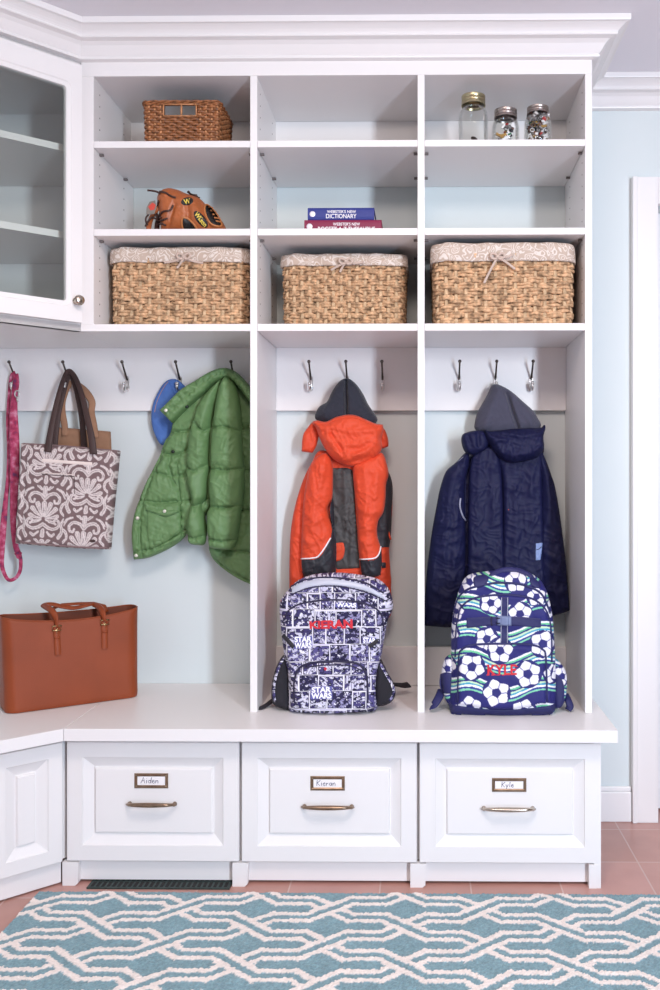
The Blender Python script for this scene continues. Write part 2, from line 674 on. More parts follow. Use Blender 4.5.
for (a, b_) in z_s[:2]:
    sp = [DU(.0, -.10, 0)[:2], (VU.x - .014, WALL - .021), (XL + .01, WALL - .021), (XL + .01, e2.y + .05), DU(LU, -.10, 0)[:2]]
    sp[0] = (VU.x - .0145, DU(.02, -.10, 0)[1])
    MB().prism(sp, a, b_).build('shelf', M['white'], corner)


def frame_ring(mb, T, outer, inner, n0, n1, rad=.008, k=5, bead=.0):
    """Door frame: rectangle outer (u0,u1,z0,z1) with a round-cornered opening inner."""
    def rr(u0, u1, z0, z1, r):
        pts = []
        for cx, cz, a0 in ((u1 - r, z1 - r, 0), (u0 + r, z1 - r, 90), (u0 + r, z0 + r, 180), (u1 - r, z0 + r, 270)):
            for j in range(k + 1):
                a = math.radians(a0 + 90 * j / k)
                pts.append((cx + r * math.cos(a), cz + r * math.sin(a)))
        return pts
    O = rr(*outer, .0015); I = rr(*inner, rad); B = rr(inner[0] - .014, inner[1] + .014, inner[2] - .014, inner[3] + .014, rad + .01)
    B2 = rr(inner[0] - .011, inner[1] + .011, inner[2] - .011, inner[3] + .011, rad + .008)
    rings = [[T(u, n0, z) for u, z in O], [T(u, n1, z) for u, z in O], [T(u, n1, z) for u, z in B], [T(u, n1 - .003, z) for u, z in B2],
             [T(u, n1 - .0035, z) for u, z in I], [T(u, n0, z) for u, z in I]]
    mb.grid(np.array(rings), cu=True, cv=True)


gd = MB()
zd0, zd1 = ZW(323.5), TOPC - .035
gz0, gz1 = 1.517, 2.087
frame_ring(gd, DU, (.006, LU - .01, zd0, zd1), (.0475, LU - .055, gz0, gz1), .002, .022)
door = gd.build('door', M['white'], corner)


def glass_mat():
    m, nt, b = new_mat('cabinet_glass')
    nt.nodes.remove(b)
    out = nt.nodes['Material Output']
    tr = nt.nodes.new('ShaderNodeBsdfTransparent'); tr.inputs['Color'].default_value = (0.93, 0.95, 0.935, 1)
    gl = nt.nodes.new('ShaderNodeBsdfGlossy'); gl.inputs['Roughness'].default_value = 0.05
    fr = nt.nodes.new('ShaderNodeFresnel'); fr.inputs['IOR'].default_value = 1.45
    mx = nt.nodes.new('ShaderNodeMixShader')
    nt.links.new(fr.outputs['Fac'], mx.inputs['Fac']); nt.links.new(tr.outputs['BSDF'], mx.inputs[1]); nt.links.new(gl.outputs['BSDF'], mx.inputs[2])
    nt.links.new(mx.outputs['Shader'], out.inputs['Surface'])
    return m


M['glass'] = glass_mat()
mb = MB(); boxT(mb, DU, .044, LU - .051, .008, .012, gz0 - .004, gz1 + .004)
mb.build('glass_pane', M['glass'], door)
# knob
kn = MB()
kc = Vector(DU(.0235, .022, ZW(302.5, D - .015, 78)))
nv = Vector((su, -cu, 0)); uv = Vector((-cu, -su, 0)); zv = Vector((0, 0, 1))
prof = [(.009, 0), (.0095, .002), (.006, .004), (.005, .010), (.008, .014), (.0125, .018), (.0140, .022), (.0125, .0265), (.008, .029), (.001, .030)]
P = np.array([[kc + nv * h + uv * (r * math.cos(2 * PI * j / 20)) + zv * (r * math.sin(2 * PI * j / 20)) for j in range(20)] for r, h in prof])
kn.grid(P, cv=True)
kn.build('knob', M['nickel'], door, smooth=True)
mb = MB(); sweep(mb, cpath[0:2], cm[0:2], CROWN, CZ); mb.build('crown_moulding', M['white'], corner)

# ================================================================ BENCH
TB = ZT - .0315
xr_top = XW(618.2, TFR); VT = Vector((XW(63.5, TFR), TFR)); VB = Vector((XW(65.3, BFR), BFR))
cb_, sb_ = math.cos(AB), math.sin(AB)


def DB(u, n, z):
    return (VB.x - u * cb_ + n * sb_, VB.y - u * sb_ - n * cb_, z)


bench = thing('bench_top', (0, 2.5, TB), 'long white bench top running under the cubbies and into the corner', 'bench top')
MB().box(VT.x + .0006, xr_top, TFR, WALL - .001, TB, ZT).build('straight_board', M['white'], bench, bevel=.0015)
et = (VT.x - LB * cb_, VT.y - LB * sb_)
MB().prism([(VT.x - .0006, TFR), (VT.x - .0006, WALL - .001), (XL + .001, WALL - .001), (XL + .001, et[1]), et], TB, ZT).build('corner_board', M['white'], bench, bevel=.0015)


def raised_panel(mb, T, u0, u1, z0, z1, th=.02, b=.040):
    """Drawer or door front with a routed panel; its face lies at n = 0 and its back at n = -th."""
    steps = [(.0, -th), (.0, -.002), (.0015, 0), (b, 0), (b + .0015, -.003), (b + .004, -.0045), (b + .026, -.0150), (b + .0285, -.0152), (b + .0315, -.0075), (b + .033, -.0065)]
    rings = []
    for ins, n in steps:
        rings.append([T(u0 + ins, n, z0 + ins), T(u1 - ins, n, z0 + ins), T(u1 - ins, n, z1 - ins), T(u0 + ins, n, z1 - ins)])
    base = len(mb.v)
    mb.grid(np.array(rings), cv=True)
    mb.f.append([base + i for i in range(4)][::-1]); mb.m.append(mb.mi)
    e = base + (len(steps) - 1) * 4
    mb.f.append([e + i for i in range(4)]); mb.m.append(mb.mi)


def flatT(u, n, z):
    return (u, BFR - n, z)


gx = [XW(p, BFR) for p in (65.3, 240.2, 418.2, 601.0)]
zf0, zf1 = ZW(862.3, BFR), ZW(742.6, BFR)


def hand_strokes(word):
    S = {  # tiny handwritten letters on a 0..1 box
        'A': [[(0, 0), (.3, 1), (.55, 0)], [(.12, .4), (.45, .42)]],
        'i': [[(.1, .55), (.12, 0)], [(.12, .8), (.13, .84)]],
        'd': [[(.4, .45), (.15, .5), (.05, .2), (.25, .02), (.42, .3), (.45, 1), (.44, 0)]],
        'e': [[(.05, .3), (.38, .34), (.3, .55), (.1, .45), (.05, .15), (.25, 0), (.42, .12)]],
        'n': [[(.05, .5), (.07, 0), (.1, .35), (.28, .52), (.36, .3), (.38, 0)]],
        'K': [[(.05, 1), (.07, 0)], [(.5, .95), (.1, .5), (.5, 0)]],
        'r': [[(.05, .5), (.07, 0), (.1, .35), (.3, .5)]],
        'a': [[(.4, .45), (.15, .5), (.05, .2), (.22, 0), (.4, .3), (.42, .48), (.43, 0)]],
        'y': [[(.05, .5), (.18, .1)], [(.4, .5), (.12, -.4)]],
        'l': [[(.12, 1), (.14, 0)]],
    }
    Wd = {'A': .65, 'i': .28, 'd': .55, 'e': .48, 'n': .48, 'K': .6, 'r': .4, 'a': .52, 'y': .5, 'l': .3}
    out = []; x = 0
    for ch in word:
        for s in S[ch]:
            out.append([(p[0] + x, p[1]) for p in s])
        x += Wd[ch]
    return out, x


def drawer_cabinet(k, label, word, lab, hnd):
    x0, x1 = gx[k], gx[k + 1]
    t = thing('drawer_cabinet', ((x0 + x1) / 2, 2.5, 0), label, 'drawer cabinet', 'drawer cabinets under the bench')
    end = k == 2
    mb = MB().box(x0 + .0007, x1 - (.0 if end else .0007), BFR + .0215, WALL - .002, .062, TB - .0006)
    if end:
        mb.box(x1 - .018, x1, BFR + .0005, BFR + .0215, .0, TB - .0006)
        mb.box(x1 - .018, x1, BFR + .0215, WALL - .02, .0, .062)
    mb.build('carcass', M['white'], t)
    f = MB(); raised_panel(f, flatT, x0 + .0035, x1 - (.001 if end else .0035), zf0, zf1)
    fo = f.build('drawer', M['white'], t)
    MB().box(x0 + .003, x1 - .003, BFR + .020, BFR + .034, .0075, .0618).build('toe_kick', M['white'], t)
    fw = .042
    feet = [x0 - fw / 2 + .012 if k else x0 - .012 + .006]
    feet = [XW(p, BFR) for p in ((62.5,), (232.5,), (410.3, 589.0))[k]]
    wd = [.0415, .0405, .0405]
    for i, fx in enumerate(feet):
        w_ = wd[k] if not (end and i == 1) else .0245
        mb = MB()
        P = [(fx, .0605), (fx, .0), (fx + w_ * .78, .0), (fx + w_ - .002, .006), (fx + w_, .0605)]
        vs = [(a, BFR - .001, z) for a, z in P] + [(a, BFR + .0192, z) for a, z in P]
        mb.add(vs, [[0, 1, 2, 3, 4], [9, 8, 7, 6, 5]] + [[i_, 5 + i_, 5 + (i_ + 1) % 5, (i_ + 1) % 5] for i_ in range(5)])
        mb.build('foot', M['white'], t)
    yc = BFR + .0065                                     # face of the raised centre
    # bar handle
    hx0, hx1 = XW(hnd[0], BFR - .02), XW(hnd[1], BFR - .02); hz = ZW(hnd[2], BFR - .02)
    mb = MB()
    pts = []; rad = []
    for i in range(25):
        s = i / 24
        bow = math.sin(PI * s)
        pts.append((hx0 + (hx1 - hx0) * s, yc - .006 - .020 * min(1, bow * 2.2) ** .7, hz - .0075 + .0062 * min(1, bow * 2.2) ** .7 - .001 * bow))
        rad.append(.0046 + .0036 * bow)
    mb.tube(pts, rad, 10, flat=.75)
    for hx, s in ((hx0, 1), (hx1, -1)):
        mb.lathe([(.0058, .0), (.0052, -.004), (.0042, -.010)], (hx + s * .004, yc, hz - .0075), 12, 'Y')
    mb.build('handle', M['bronze'] if k < 2 else M['nickel'], fo, smooth=True)
    # label holder
    lx0, lx1 = XW(lab[0], BFR), XW(lab[1], BFR); lz1, lz0 = ZW(lab[2], BFR), ZW(lab[3], BFR)
    mb = MB()
    rings = []
    for (ins, n) in ((0, 0), (0, .002), (.0015, .0035), (.0055, .0035), (.0075, .002), (.008, .0008)):
        rings.append([(lx0 + ins, yc - n, lz0 + ins), (lx1 - ins, yc - n, lz0 + ins), (lx1 - ins, yc - n, lz1 - ins), (lx0 + ins, yc - n, lz1 - ins)])
    mb.grid(np.array(rings), cv=True)
    for px_ in (lx0 + .0045, lx1 - .0045):
        mb.ball((px_, yc - .003, lz0 + .005), .0022, 8); mb.ball((px_, yc - .003, lz1 - .005), .0022, 8)
    mb.build('label_holder', M['bronze'], fo)
    mb = MB().box(lx0 + .0055, lx1 - .0055, yc - .0012, yc - .0002, lz0 + .0055, lz1 - .0055)
    st, wl = hand_strokes(word)
    hgt = (lz1 - lz0) * .40; sc = min((lx1 - lx0 - .022) / wl, hgt * 1.25)
    xo = (lx0 + lx1) / 2 - wl * sc / 2 - .004; zo = (lz0 + lz1) / 2 - hgt * .42
    for s in st:
        mb.tube([(xo + a * sc + b * .0015, yc - .0014, zo + b * hgt) for a, b in s], .00075, 5, mi=1)
    mb.build('name_card', [M['card'], M['ink']], fo)
    return t


drawer_cabinet(0, 'white drawer cabinet next to the angled corner cabinet, with a name card', 'Aiden', (133.8, 167.5, 774.8, 789.6), (125, 173.5, 805.3))
drawer_cabinet(1, 'white drawer cabinet in the middle of the three, below the comic backpack', 'Kieran', (310.2, 344.6, 777.0, 791.2), (301.5, 352.5, 807.2))
drawer_cabinet(2, 'white drawer cabinet at the door end, below the soccer backpack', 'Kyle', (492.2, 526.6, 778.2, 791.8), (483, 535.5, 808.3))

# corner bench cabinet
cbn = thing('corner_bench_cabinet', (VB.x - .3, 2.4, 0), 'white angled bench cabinet in the corner with a narrow panelled door', 'cabinet')
eb = DB(LB, -.0215, 0)
MB().prism([DB(.0, -.0215, 0)[:2], (VB.x - .001, BFR + .03), (VB.x - .001, WALL - .002), (XL + .003, WALL - .002), (XL + .003, eb[1]), eb[:2]], .062, TB - .0006).build('carcass', M['white'], cbn)
for u0, u1 in ((.0065, .183), (.187, .39)):
    f = MB(); raised_panel(f, DB, u0, u1, zf0, zf1, b=.036)
    f.build('door', M['white'], cbn)
mb = MB(); boxT(mb, DB, .004, LB, -.034, -.018, .0045, .0618); mb.build('toe_kick', M['white'], cbn)

# floor register beside the rug
M['register'] = mat('dark_green_register', (52, 68, 66), rough=0.5, metal=0.3, vary=0.3, vscale=90)
vx0, vx1 = XW(89, 2.28), XW(231, 2.28)
mb = MB().box(vx0, vx1, 2.262, 2.335, .0, .004)
for i in range(26):
    x = vx0 + .012 + i * (vx1 - vx0 - .024) / 25
    for y in (2.268, 2.302):
        mb.box(x - .004, x + .004, y, y + .026, .004, .0048, mi=1)
reg = mb.build('floor_register', [M['register'], M['dark']])
tag(reg, 'dark green floor register on the tiles along the cabinet base', 'floor register')

# ---------------------------------------------------------------- draping helpers
from mathutils.bvhtree import BVHTree
CAMP = Vector((0, 0, ZC))


def bvh_of(*mbs):
    v = []; f = []
    for m in mbs:
        b = len(v)
        v += [Vector(p) for p in m.v]; f += [[i + b for i in q] for q in m.f]
    return BVHTree.FromPolygons(v, f)


def hit(bvh, px, py, lift=0.0, default=None):
    d = (W(px, py, 2.5) - CAMP).normalized()
    p, n, i, _ = bvh.ray_cast(CAMP, d)
    if p is None:
        return default
    if n.dot(d) > 0: n = -n
    return p + (n * .6 - d * .4) * lift


def drape_line(bvh, pts, lift=0.0, n=6, closed=False, smooth=True):
    P = smooth_poly(pts, n, closed) if smooth else np.array(pts, float)
    out = []
    last = None
    for q in P:
        h = hit(bvh, q[0], q[1], lift)
        if h is None:
            if last is None: continue
            h = W(q[0], q[1], last.y)
        out.append(h); last = h
    return out


def grid_in(outline, step):
    poly = np.asarray(outline, float)
    lo = poly.min(0) - step; hi = poly.max(0) + step
    nx = int((hi[0] - lo[0]) / step) + 2; ny = int((hi[1] - lo[1]) / step) + 2
    G = np.stack(np.meshgrid(lo[0] + np.arange(nx) * step, lo[1] + np.arange(ny) * step, indexing='ij'), -1).reshape(-1, 2)
    ins = inside(G, poly)
    d, near = seg_dist(G, poly, np.roll(poly, -1, 0))
    i2 = ins.reshape(nx, ny)
    keep = (i2[:-1, :-1].astype(int) + i2[1:, :-1] + i2[1:, 1:] + i2[:-1, 1:]) >= 2
    used = np.zeros((nx, ny), bool); cnt = np.zeros((nx, ny), int)
    for a in (0, 1):
        for b in (0, 1):
            used[a:nx - 1 + a, b:ny - 1 + b] |= keep; cnt[a:nx - 1 + a, b:ny - 1 + b] += keep
    u = used.reshape(-1); rim = u & ((cnt.reshape(-1) < 4) | ~ins)
    Q = G.copy(); Q[rim] = near[rim]; d = d.copy(); d[rim] = 0
    sel = np.where(u)[0]; idx = -np.ones(nx * ny, int); idx[sel] = np.arange(len(sel))
    ci, cj = np.where(keep)
    fs = np.stack([idx[ci * ny + cj], idx[ci * ny + cj + 1], idx[(ci + 1) * ny + cj + 1], idx[(ci + 1) * ny + cj]], -1)
    return Q[sel], d[sel], fs


def patch(bvh, outline, thick=.003, R=2.0, step=1.0, sink=.0012, disp=None, col=None, mb=None, mi=None, lift=.0):
    """A piece of cloth or leather lying on the surface behind it, rounded off at its rim."""
    Q, d, fs = grid_in(outline, step)
    V = []; ok = []
    q = np.clip(d / R, 0, 1); h = thick * np.sqrt(1 - (1 - q) ** 2) - sink + lift
    if disp is not None: h = h + disp(Q, d)
    last = None
    for p, hh in zip(Q, h):
        x = hit(bvh, p[0], p[1], float(hh))
        if x is None:
            x = W(p[0], p[1], last.y) if last is not None else None
        if x is not None: last = x
        V.append(x)
    first = next((x for x in V if x is not None), Vector((0, 2.5, 1)))
    V = [x if x is not None else Vector((W(p[0], p[1], first.y))) for x, p in zip(V, Q)]
    m = mb or MB()
    m.add(V, [list(f) for f in fs], mi)
    m.Q = Q
    return (m, col(Q)) if col is not None else m


_txt = {}


def text_poly(s, bold=0.0, spacing=1.0):
    """Outline font text as flat triangles in a 0..w by 0..1 box."""
    key = (s, bold, spacing)
    if key in _txt: return _txt[key]
    cu = bpy.data.curves.new('lettering', 'FONT'); cu.body = s; cu.offset = bold; cu.space_character = spacing
    o = bpy.data.objects.new('lettering', cu); COL.objects.link(o)
    dg = bpy.context.evaluated_depsgraph_get()
    me = bpy.data.meshes.new_from_object(o.evaluated_get(dg))
    bm = bmesh.new(); bm.from_mesh(me)
    bmesh.ops.triangulate(bm, faces=bm.faces)
    V = np.array([v.co[:2] for v in bm.verts]); Fc = [[v.index for v in f.verts] for f in bm.faces]
    bm.free()
    bpy.data.objects.remove(o); bpy.data.curves.remove(cu); bpy.data.meshes.remove(me)
    lo = V.min(0); hi = V.max(0)
    V = (V - lo) / (hi - lo)
    _txt[key] = (V, Fc)
    return V, Fc


def text_on(mb, bvh, s, quad, lift=.001, bold=0.0, mi=None, fallback=None):
    """Write s on a surface inside the photo quad (top-left, top-right, bottom-right, bottom-left)."""
    V, Fc = text_poly(s, bold)
    tl, tr, br_, bl = [np.array(q, float) for q in quad]
    out = []
    for a, b in V:
        p = (bl * (1 - a) + br_ * a) * (1 - b) + (tl * (1 - a) + tr * a) * b
        h = hit(bvh, p[0], p[1], lift)
        out.append(h if h is not None else W(p[0], p[1], fallback or 2.5))
    return mb.add(out, Fc, mi)


def pxs(pts, sc, ox, oy):
    """Points read off an enlarged crop back to photo pixels (keeps the sharp-corner flag)."""
    return [(p[0] / sc + ox, p[1] / sc + oy) + tuple(p[2:]) for p in pts]

# ================================================================ RUG
def rug():
    zt = .010
    def WZ(px, py):
        a = (px - CX) / F; b = (CY - py) / F
        dx = a * math.cos(YAW) - math.sin(YAW); dy = a * math.sin(YAW) + math.cos(YAW)
        t = (zt - ZC) / b
        return dx * t, dy * t
    y1 = WZ(300, 891.5)[1]
    x0 = WZ(37, 891.5)[0]; x1 = 1.02; y0 = 1.40
    st = .0029
    xs = np.arange(x0, x1, st); ys = np.arange(y0, y1 + st * .5, st)
    X, Y = np.meshgrid(xs, ys, indexing='ij')
    ox, oy = WZ(330.8, 908.7)
    px_, py_ = .3600, .0823
    def jag(k):
        return nrs.uniform(-1, 1, X.shape) * k
    Xj = X + vnoise(X * 160, Y * 160, 3) * .0022 + jag(.0012); Yj = Y + vnoise(X * 160, Y * 160, 8) * .0022 + jag(.0012)
    u = (Xj - ox) / (px_ / 2); v = (oy - .002 - Yj) / py_
    half = px_ / 2; a = .050
    def stair(t):
        # centre line of a band: height (in rows) as a function of column (in half periods)
        k = np.floor(t + .5); f = (t - k) * half
        return k + np.clip(f / a, -1, 1) * .5
    def slope(t):
        k = np.floor(t + .5); f = np.abs((t - k) * half)
        return np.where(f < a, .5 * py_ / a, 0)
    def band(sgn):
        # nearest band of the family: v = sgn*stair(u) + even number (bands run through crossings of the lattice)
        w_ = v - sgn * stair(u)
        k = np.round(w_ / 2) * 2
        return (w_ - k) * py_ / np.sqrt(1 + slope(u) ** 2), k
    d1, k1 = band(+1); d2, k2 = band(-1)
    def line(d):
        return (np.abs(np.abs(d) - .0165) < .0078)
    def core(d):
        return np.abs(d) < .0165 + .0078
    row = np.round(v)
    over1 = (row.astype(int) % 2) == 1
    l1, l2, c1, c2 = line(d1), line(d2), core(d1), core(d2)
    cream = np.where(over1, l1 | (l2 & ~c1), l2 | (l1 & ~c2))
    n1 = fbm(X * 30, Y * 30, 2) * .10 + nrs.uniform(-1, 1, X.shape) * .17 + vnoise(X * 220, Y * 220, 5) * .12
    tc = np.array(lin((124, 154, 163))[:3]); cc = np.array(lin((232, 220, 214))[:3])
    c = np.where(cream[..., None], cc * (1 + n1[..., None] * .35), tc * (1 + n1[..., None]))
    C = np.concatenate([c, np.ones(X.shape + (1,))], -1)
    Z = zt + np.where(cream, .0016, 0) + nrs.uniform(-1, 1, X.shape) * .0013 + vnoise(X * 150, Y * 150, 1) * .0008
    e = np.minimum.reduce([X - X.min(), X.max() - X, Y - Y.min(), Y.max() - Y])
    Z = np.where(e < .004, zt * .55, Z); Z = np.where(e < .0005, .0008, Z)
    mb = MB(); mb.grid(np.stack([X, Y, Z], -1))
    n = len(mb.v)
    b = [(xs[0], ys[0], .0004), (xs[-1], ys[0], .0004), (xs[-1], ys[-1], .0004), (xs[0], ys[-1], .0004)]
    mb.add(b, [(0, 3, 2, 1)])
    cols = np.concatenate([C.reshape(-1, 4), np.tile(np.append(tc, 1), (4, 1))])
    M['rug'] = attr_mat('tufted_rug_pile', rough=.95, bump=.5, bscale=700, sheen=.25, spec=.1)
    o = mb.build('area_rug', M['rug'], None, smooth=False, cols=cols, recalc=False)
    tag(o, 'teal tufted rug with a cream interlaced lattice in front of the bench', 'rug')


rug()

# ================================================================ COAT HOOKS
HB = 2.712
hook_list = [
    (16.8, 'coat hook holding the pink leash'),
    (69.5, 'coat hook holding the damask tote'),
    (127.6, 'empty coat hook between the damask tote and the blue cap'),
    (180.2, 'coat hook beside the green jacket, holding the blue cap'),
    (234.5, 'coat hook in the shade at the neck of the green jacket'),
    (311.0, 'empty coat hook on the leash side of the orange jacket'),
    (347.2, 'coat hook carrying the orange jacket by its hood'),
    (382.6, 'empty coat hook between the orange jacket and the second divider'),
    (459.0, 'empty coat hook beside the second divider, above the navy jacket'),
    (495.3, 'coat hook carrying the navy jacket by its hood'),
    (531.0, 'empty coat hook on the door side of the navy jacket'),
]
HZ = [ZW(376, HB), ZW(391, HB)]


def make_hook():
    x = 0.0; zt, zb = HZ
    t = thing('coat_hook', (x, HB, (zt + zb) / 2), 'coat hook', 'coat hook', 'coat hooks on the white rail')
    mb = MB()
    prof = [(-.0052, zt - .002), (-.0062, zt - .008), (-.0055, (zt + zb) / 2), (-.0066, zb + .010), (-.0045, zb + .001), (0, zb - .001), (.0045, zb + .001), (.0066, zb + .010), (.0055, (zt + zb) / 2), (.0062, zt - .008), (.0052, zt - .002), (0, zt)]
    n = len(prof)
    vs = [(a, HB - .0002, z) for a, z in prof] + [(a, HB - .0035, z) for a, z in prof] + [(a * .75, HB - .005, (z - (zt + zb) / 2) * .92 + (zt + zb) / 2) for a, z in prof]
    fs = []
    for k in (0, 1):
        for i in range(n):
            j = (i + 1) % n; fs.append([k * n + i, k * n + j, (k + 1) * n + j, (k + 1) * n + i])
    fs += [list(range(n)), list(range(2 * n, 3 * n))]
    mb.add(vs, fs)
    for z in (zt - .011, zb + .011):
        mb.ball((0, HB - .0052, z), .0026, 8, (1, .6, 1), mi=1)
    mb.build('back_plate', [M['chrome'], M['hook_dark']], t, smooth=True, angle=40)
    mb = MB()
    pts = [(0, HB - .004, zt - .010), (0, HB - .012, zt - .004), (0, HB - .026, zt + .010), (0, HB - .040, zt + .024), (0, HB - .049, zt + .034)]
    P = [Vector(p) for p in pts]
    mb.tube(P, [.0040, .0034, .0028, .0027, .0030], 10)
    mb.ball((0, HB - .052, zt + .0375), .0052, 12)
    mb.build('upper_prong', M['hook_dark'], t, smooth=True)  # same metal as the plate, shade painted in by the darker copy
    mb = MB()
    pts = []
    for i in range(11):
        a = PI * 1.12 * i / 10
        pts.append((0, HB - .004 - .0165 * (1 - math.cos(a)), zb + .012 - .0125 * math.sin(a)))
    mb.tube(pts, [.0036] * 8 + [.004, .0046, .005], 10)
    mb.ball((0, pts[-1][1], pts[-1][2] + .003), .0058, 12)
    mb.build('lower_prong', M['chrome'], t, smooth=True)
    return t


hk0 = make_hook()
for i, (px, lab) in enumerate(hook_list):
    h = hk0 if i == 0 else copy_tree(hk0)
    h.location.x = XW(px, HB)
    h['label'] = lab

# ================================================================ BASKETS
def rr_perim(hw, hd, r, per_seg, n_total):
    """n_total points round a rounded rectangle, with outward normals, starting at the front-left corner."""
    segs = []
    pts = []
    L = [2 * (hw - r), PI * r / 2, 2 * (hd - r), PI * r / 2] * 2
    tot = sum(L)
    for i in range(n_total):
        s = tot * i / n_total
        k = 0
        while s > L[k] and k < 7:
            s -= L[k]; k += 1
        side = k // 2; arc = k % 2
        cs = [(-(hw - r), -(hd - r)), ((hw - r), -(hd - r)), ((hw - r), (hd - r)), (-(hw - r), (hd - r))]
        dirs = [(1, 0), (0, 1), (-1, 0), (0, -1)]; nr = [(0, -1), (1, 0), (0, 1), (-1, 0)]
        if not arc:
            c = cs[side]; d = dirs[side]; n_ = nr[side]
            pts.append((c[0] + d[0] * s + n_[0] * r, c[1] + d[1] * s + n_[1] * r, n_[0], n_[1]))
        else:
            c = cs[(side + 1) % 4]; a0 = math.atan2(nr[side][1], nr[side][0]) + s / r
            pts.append((c[0] + r * math.cos(a0), c[1] + r * math.sin(a0), math.cos(a0), math.sin(a0)))
    return np.array(pts)


M['seagrass'] = mat('woven_seagrass', (188, 152, 118), rough=.75, vary=.62, vscale=70, bump=.5, bscale=260, spec=.25)
M['seagrass_stake'] = mat('seagrass_stake', (200, 170, 136), rough=.75, vary=.3, vscale=60, bump=.4, bscale=260, spec=.25)
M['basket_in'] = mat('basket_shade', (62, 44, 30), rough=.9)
M['rattan'] = mat('brown_rattan', (138, 86, 50), rough=.5, vary=.6, vscale=85, bump=.3, bscale=200)
M['rattan_stake'] = mat('brown_rattan_stake', (186, 130, 88), rough=.5, vary=.35, vscale=60)


def paisley_mat():
    m, nt, b = new_mat('paisley_cotton_liner')
    tc = nt.nodes.new('ShaderNodeTexCoord')
    wv = nt.nodes.new('ShaderNodeTexVoronoi'); wv.feature = 'SMOOTH_F1'; wv.inputs['Scale'].default_value = 48; wv.inputs['Randomness'].default_value = .85
    nz = nt.nodes.new('ShaderNodeTexNoise'); nz.inputs['Scale'].default_value = 18
    mxv = nt.nodes.new('ShaderNodeMix'); mxv.data_type = 'VECTOR'; mxv.inputs['Factor'].default_value = .06
    nt.links.new(tc.outputs['Object'], nz.inputs['Vector'])
    nt.links.new(tc.outputs['Object'], mxv.inputs['A']); nt.links.new(nz.outputs['Color'], mxv.inputs['B'])
    nt.links.new(mxv.outputs['Result'], wv.inputs['Vector'])
    ms = nt.nodes.new('ShaderNodeMath'); ms.operation = 'MULTIPLY'; ms.inputs[1].default_value = 38
    sn = nt.nodes.new('ShaderNodeMath'); sn.operation = 'SINE'
    nt.links.new(wv.outputs['Distance'], ms.inputs[0]); nt.links.new(ms.outputs[0], sn.inputs[0])
    r = nt.nodes.new('ShaderNodeValToRGB')
    r.color_ramp.elements[0].position = .25; r.color_ramp.elements[0].color = lin((190, 172, 158))
    r.color_ramp.elements[1].position = .62; r.color_ramp.elements[1].color = lin((220, 210, 202))
    nt.links.new(sn.outputs[0], r.inputs['Fac']); nt.links.new(r.outputs['Color'], b.inputs['Base Color'])
    b.inputs['Roughness'].default_value = .85; b.inputs['Specular IOR Level'].default_value = .2
    return m


M['liner'] = paisley_mat()
M['ribbon'] = mat('taupe_ribbon', (196, 176, 164), rough=.8)


def weave(mb, cx, cy, hw, hd, z0, z1, rows, stakes, rad, amp, thick, flare=1.04, skip=None, seg=4, jit=.0008, mi=0, mis=1, twin=False):
    """Horizontal strands going over and under upright stakes round a rounded box."""
    N = stakes * seg
    per = rr_perim(hw, hd, rad, None, N)
    H = z1 - z0
    for r in range(rows):
        zc = z0 + H * (r + .5) / rows
        f = 1 + (flare - 1) * (r + .5) / rows
        ph = r % 2
        ph0 = rnd.uniform(-.15, .15)
        run = []; runs = []
        for i in range(N):
            x, y, nx_, ny_ = per[i]
            k = i / seg
            o = amp * math.cos(PI * (k + ph + ph0))
            z = zc + rnd.uniform(-jit, jit)
            if skip and skip(x, y, zc):
                if len(run) > 1: runs.append(run)
                run = []
            else:
                run.append((cx + x * f + nx_ * o, cy + y * f + ny_ * o, z))
        closed = not runs and len(run) == N
        if len(run) > 1: runs.append(run)
        if not closed and len(runs) > 1 and not (skip and skip(*per[0][:2], zc)):
            runs[0] = runs.pop() + runs[0]
        th = H / rows * .60
        if twin:
            q = runs[0]
            for dz in (-.27, .25):
                wob = rnd.uniform(0, 6)
                qq = [(p[0], p[1], p[2] + H / rows * dz + .0012 * math.sin(i_ * .31 + wob) + rnd.uniform(-.0006, .0006)) for i_, p in enumerate(q)]
                mb.tube(qq, [thick * rnd.uniform(.8, 1.2) for _ in q], 6, closed=closed, flat=th * .52 / thick, up=(0, 0, 1), mi=mi)
            runs = []
        for q in runs:
            mb.tube(q, [thick * rnd.uniform(.9, 1.15) for _ in q], 6, closed=closed, flat=th / thick, up=(0, 0, 1), mi=mi)
    for k in range(stakes):
        x, y, nx_, ny_ = per[k * seg]
        if skip and skip(x, y, (z0 + z1) / 2 + H * .2): continue
        pts = []
        for r in range(rows + 1):
            f = 1 + (flare - 1) * r / rows
            o = -amp * math.cos(PI * (k + (r % 2))) * .55
            pts.append((cx + x * f + nx_ * o, cy + y * f + ny_ * o, z0 + H * r / rows))
        mb.tube(pts, thick * .95, 5, mi=mis, flat=1.5, up=(nx_ * 0 + ny_, -nx_, 0) if True else None)


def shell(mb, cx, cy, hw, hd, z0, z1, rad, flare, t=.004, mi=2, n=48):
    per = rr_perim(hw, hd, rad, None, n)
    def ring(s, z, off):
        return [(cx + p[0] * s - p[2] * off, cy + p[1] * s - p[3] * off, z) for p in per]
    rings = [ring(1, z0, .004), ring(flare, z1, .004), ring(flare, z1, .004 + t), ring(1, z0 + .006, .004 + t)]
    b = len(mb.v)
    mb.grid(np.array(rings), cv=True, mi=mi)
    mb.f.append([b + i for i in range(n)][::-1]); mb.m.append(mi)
    mb.f.append([b + 3 * n + i for i in range(n)]); mb.m.append(mi)


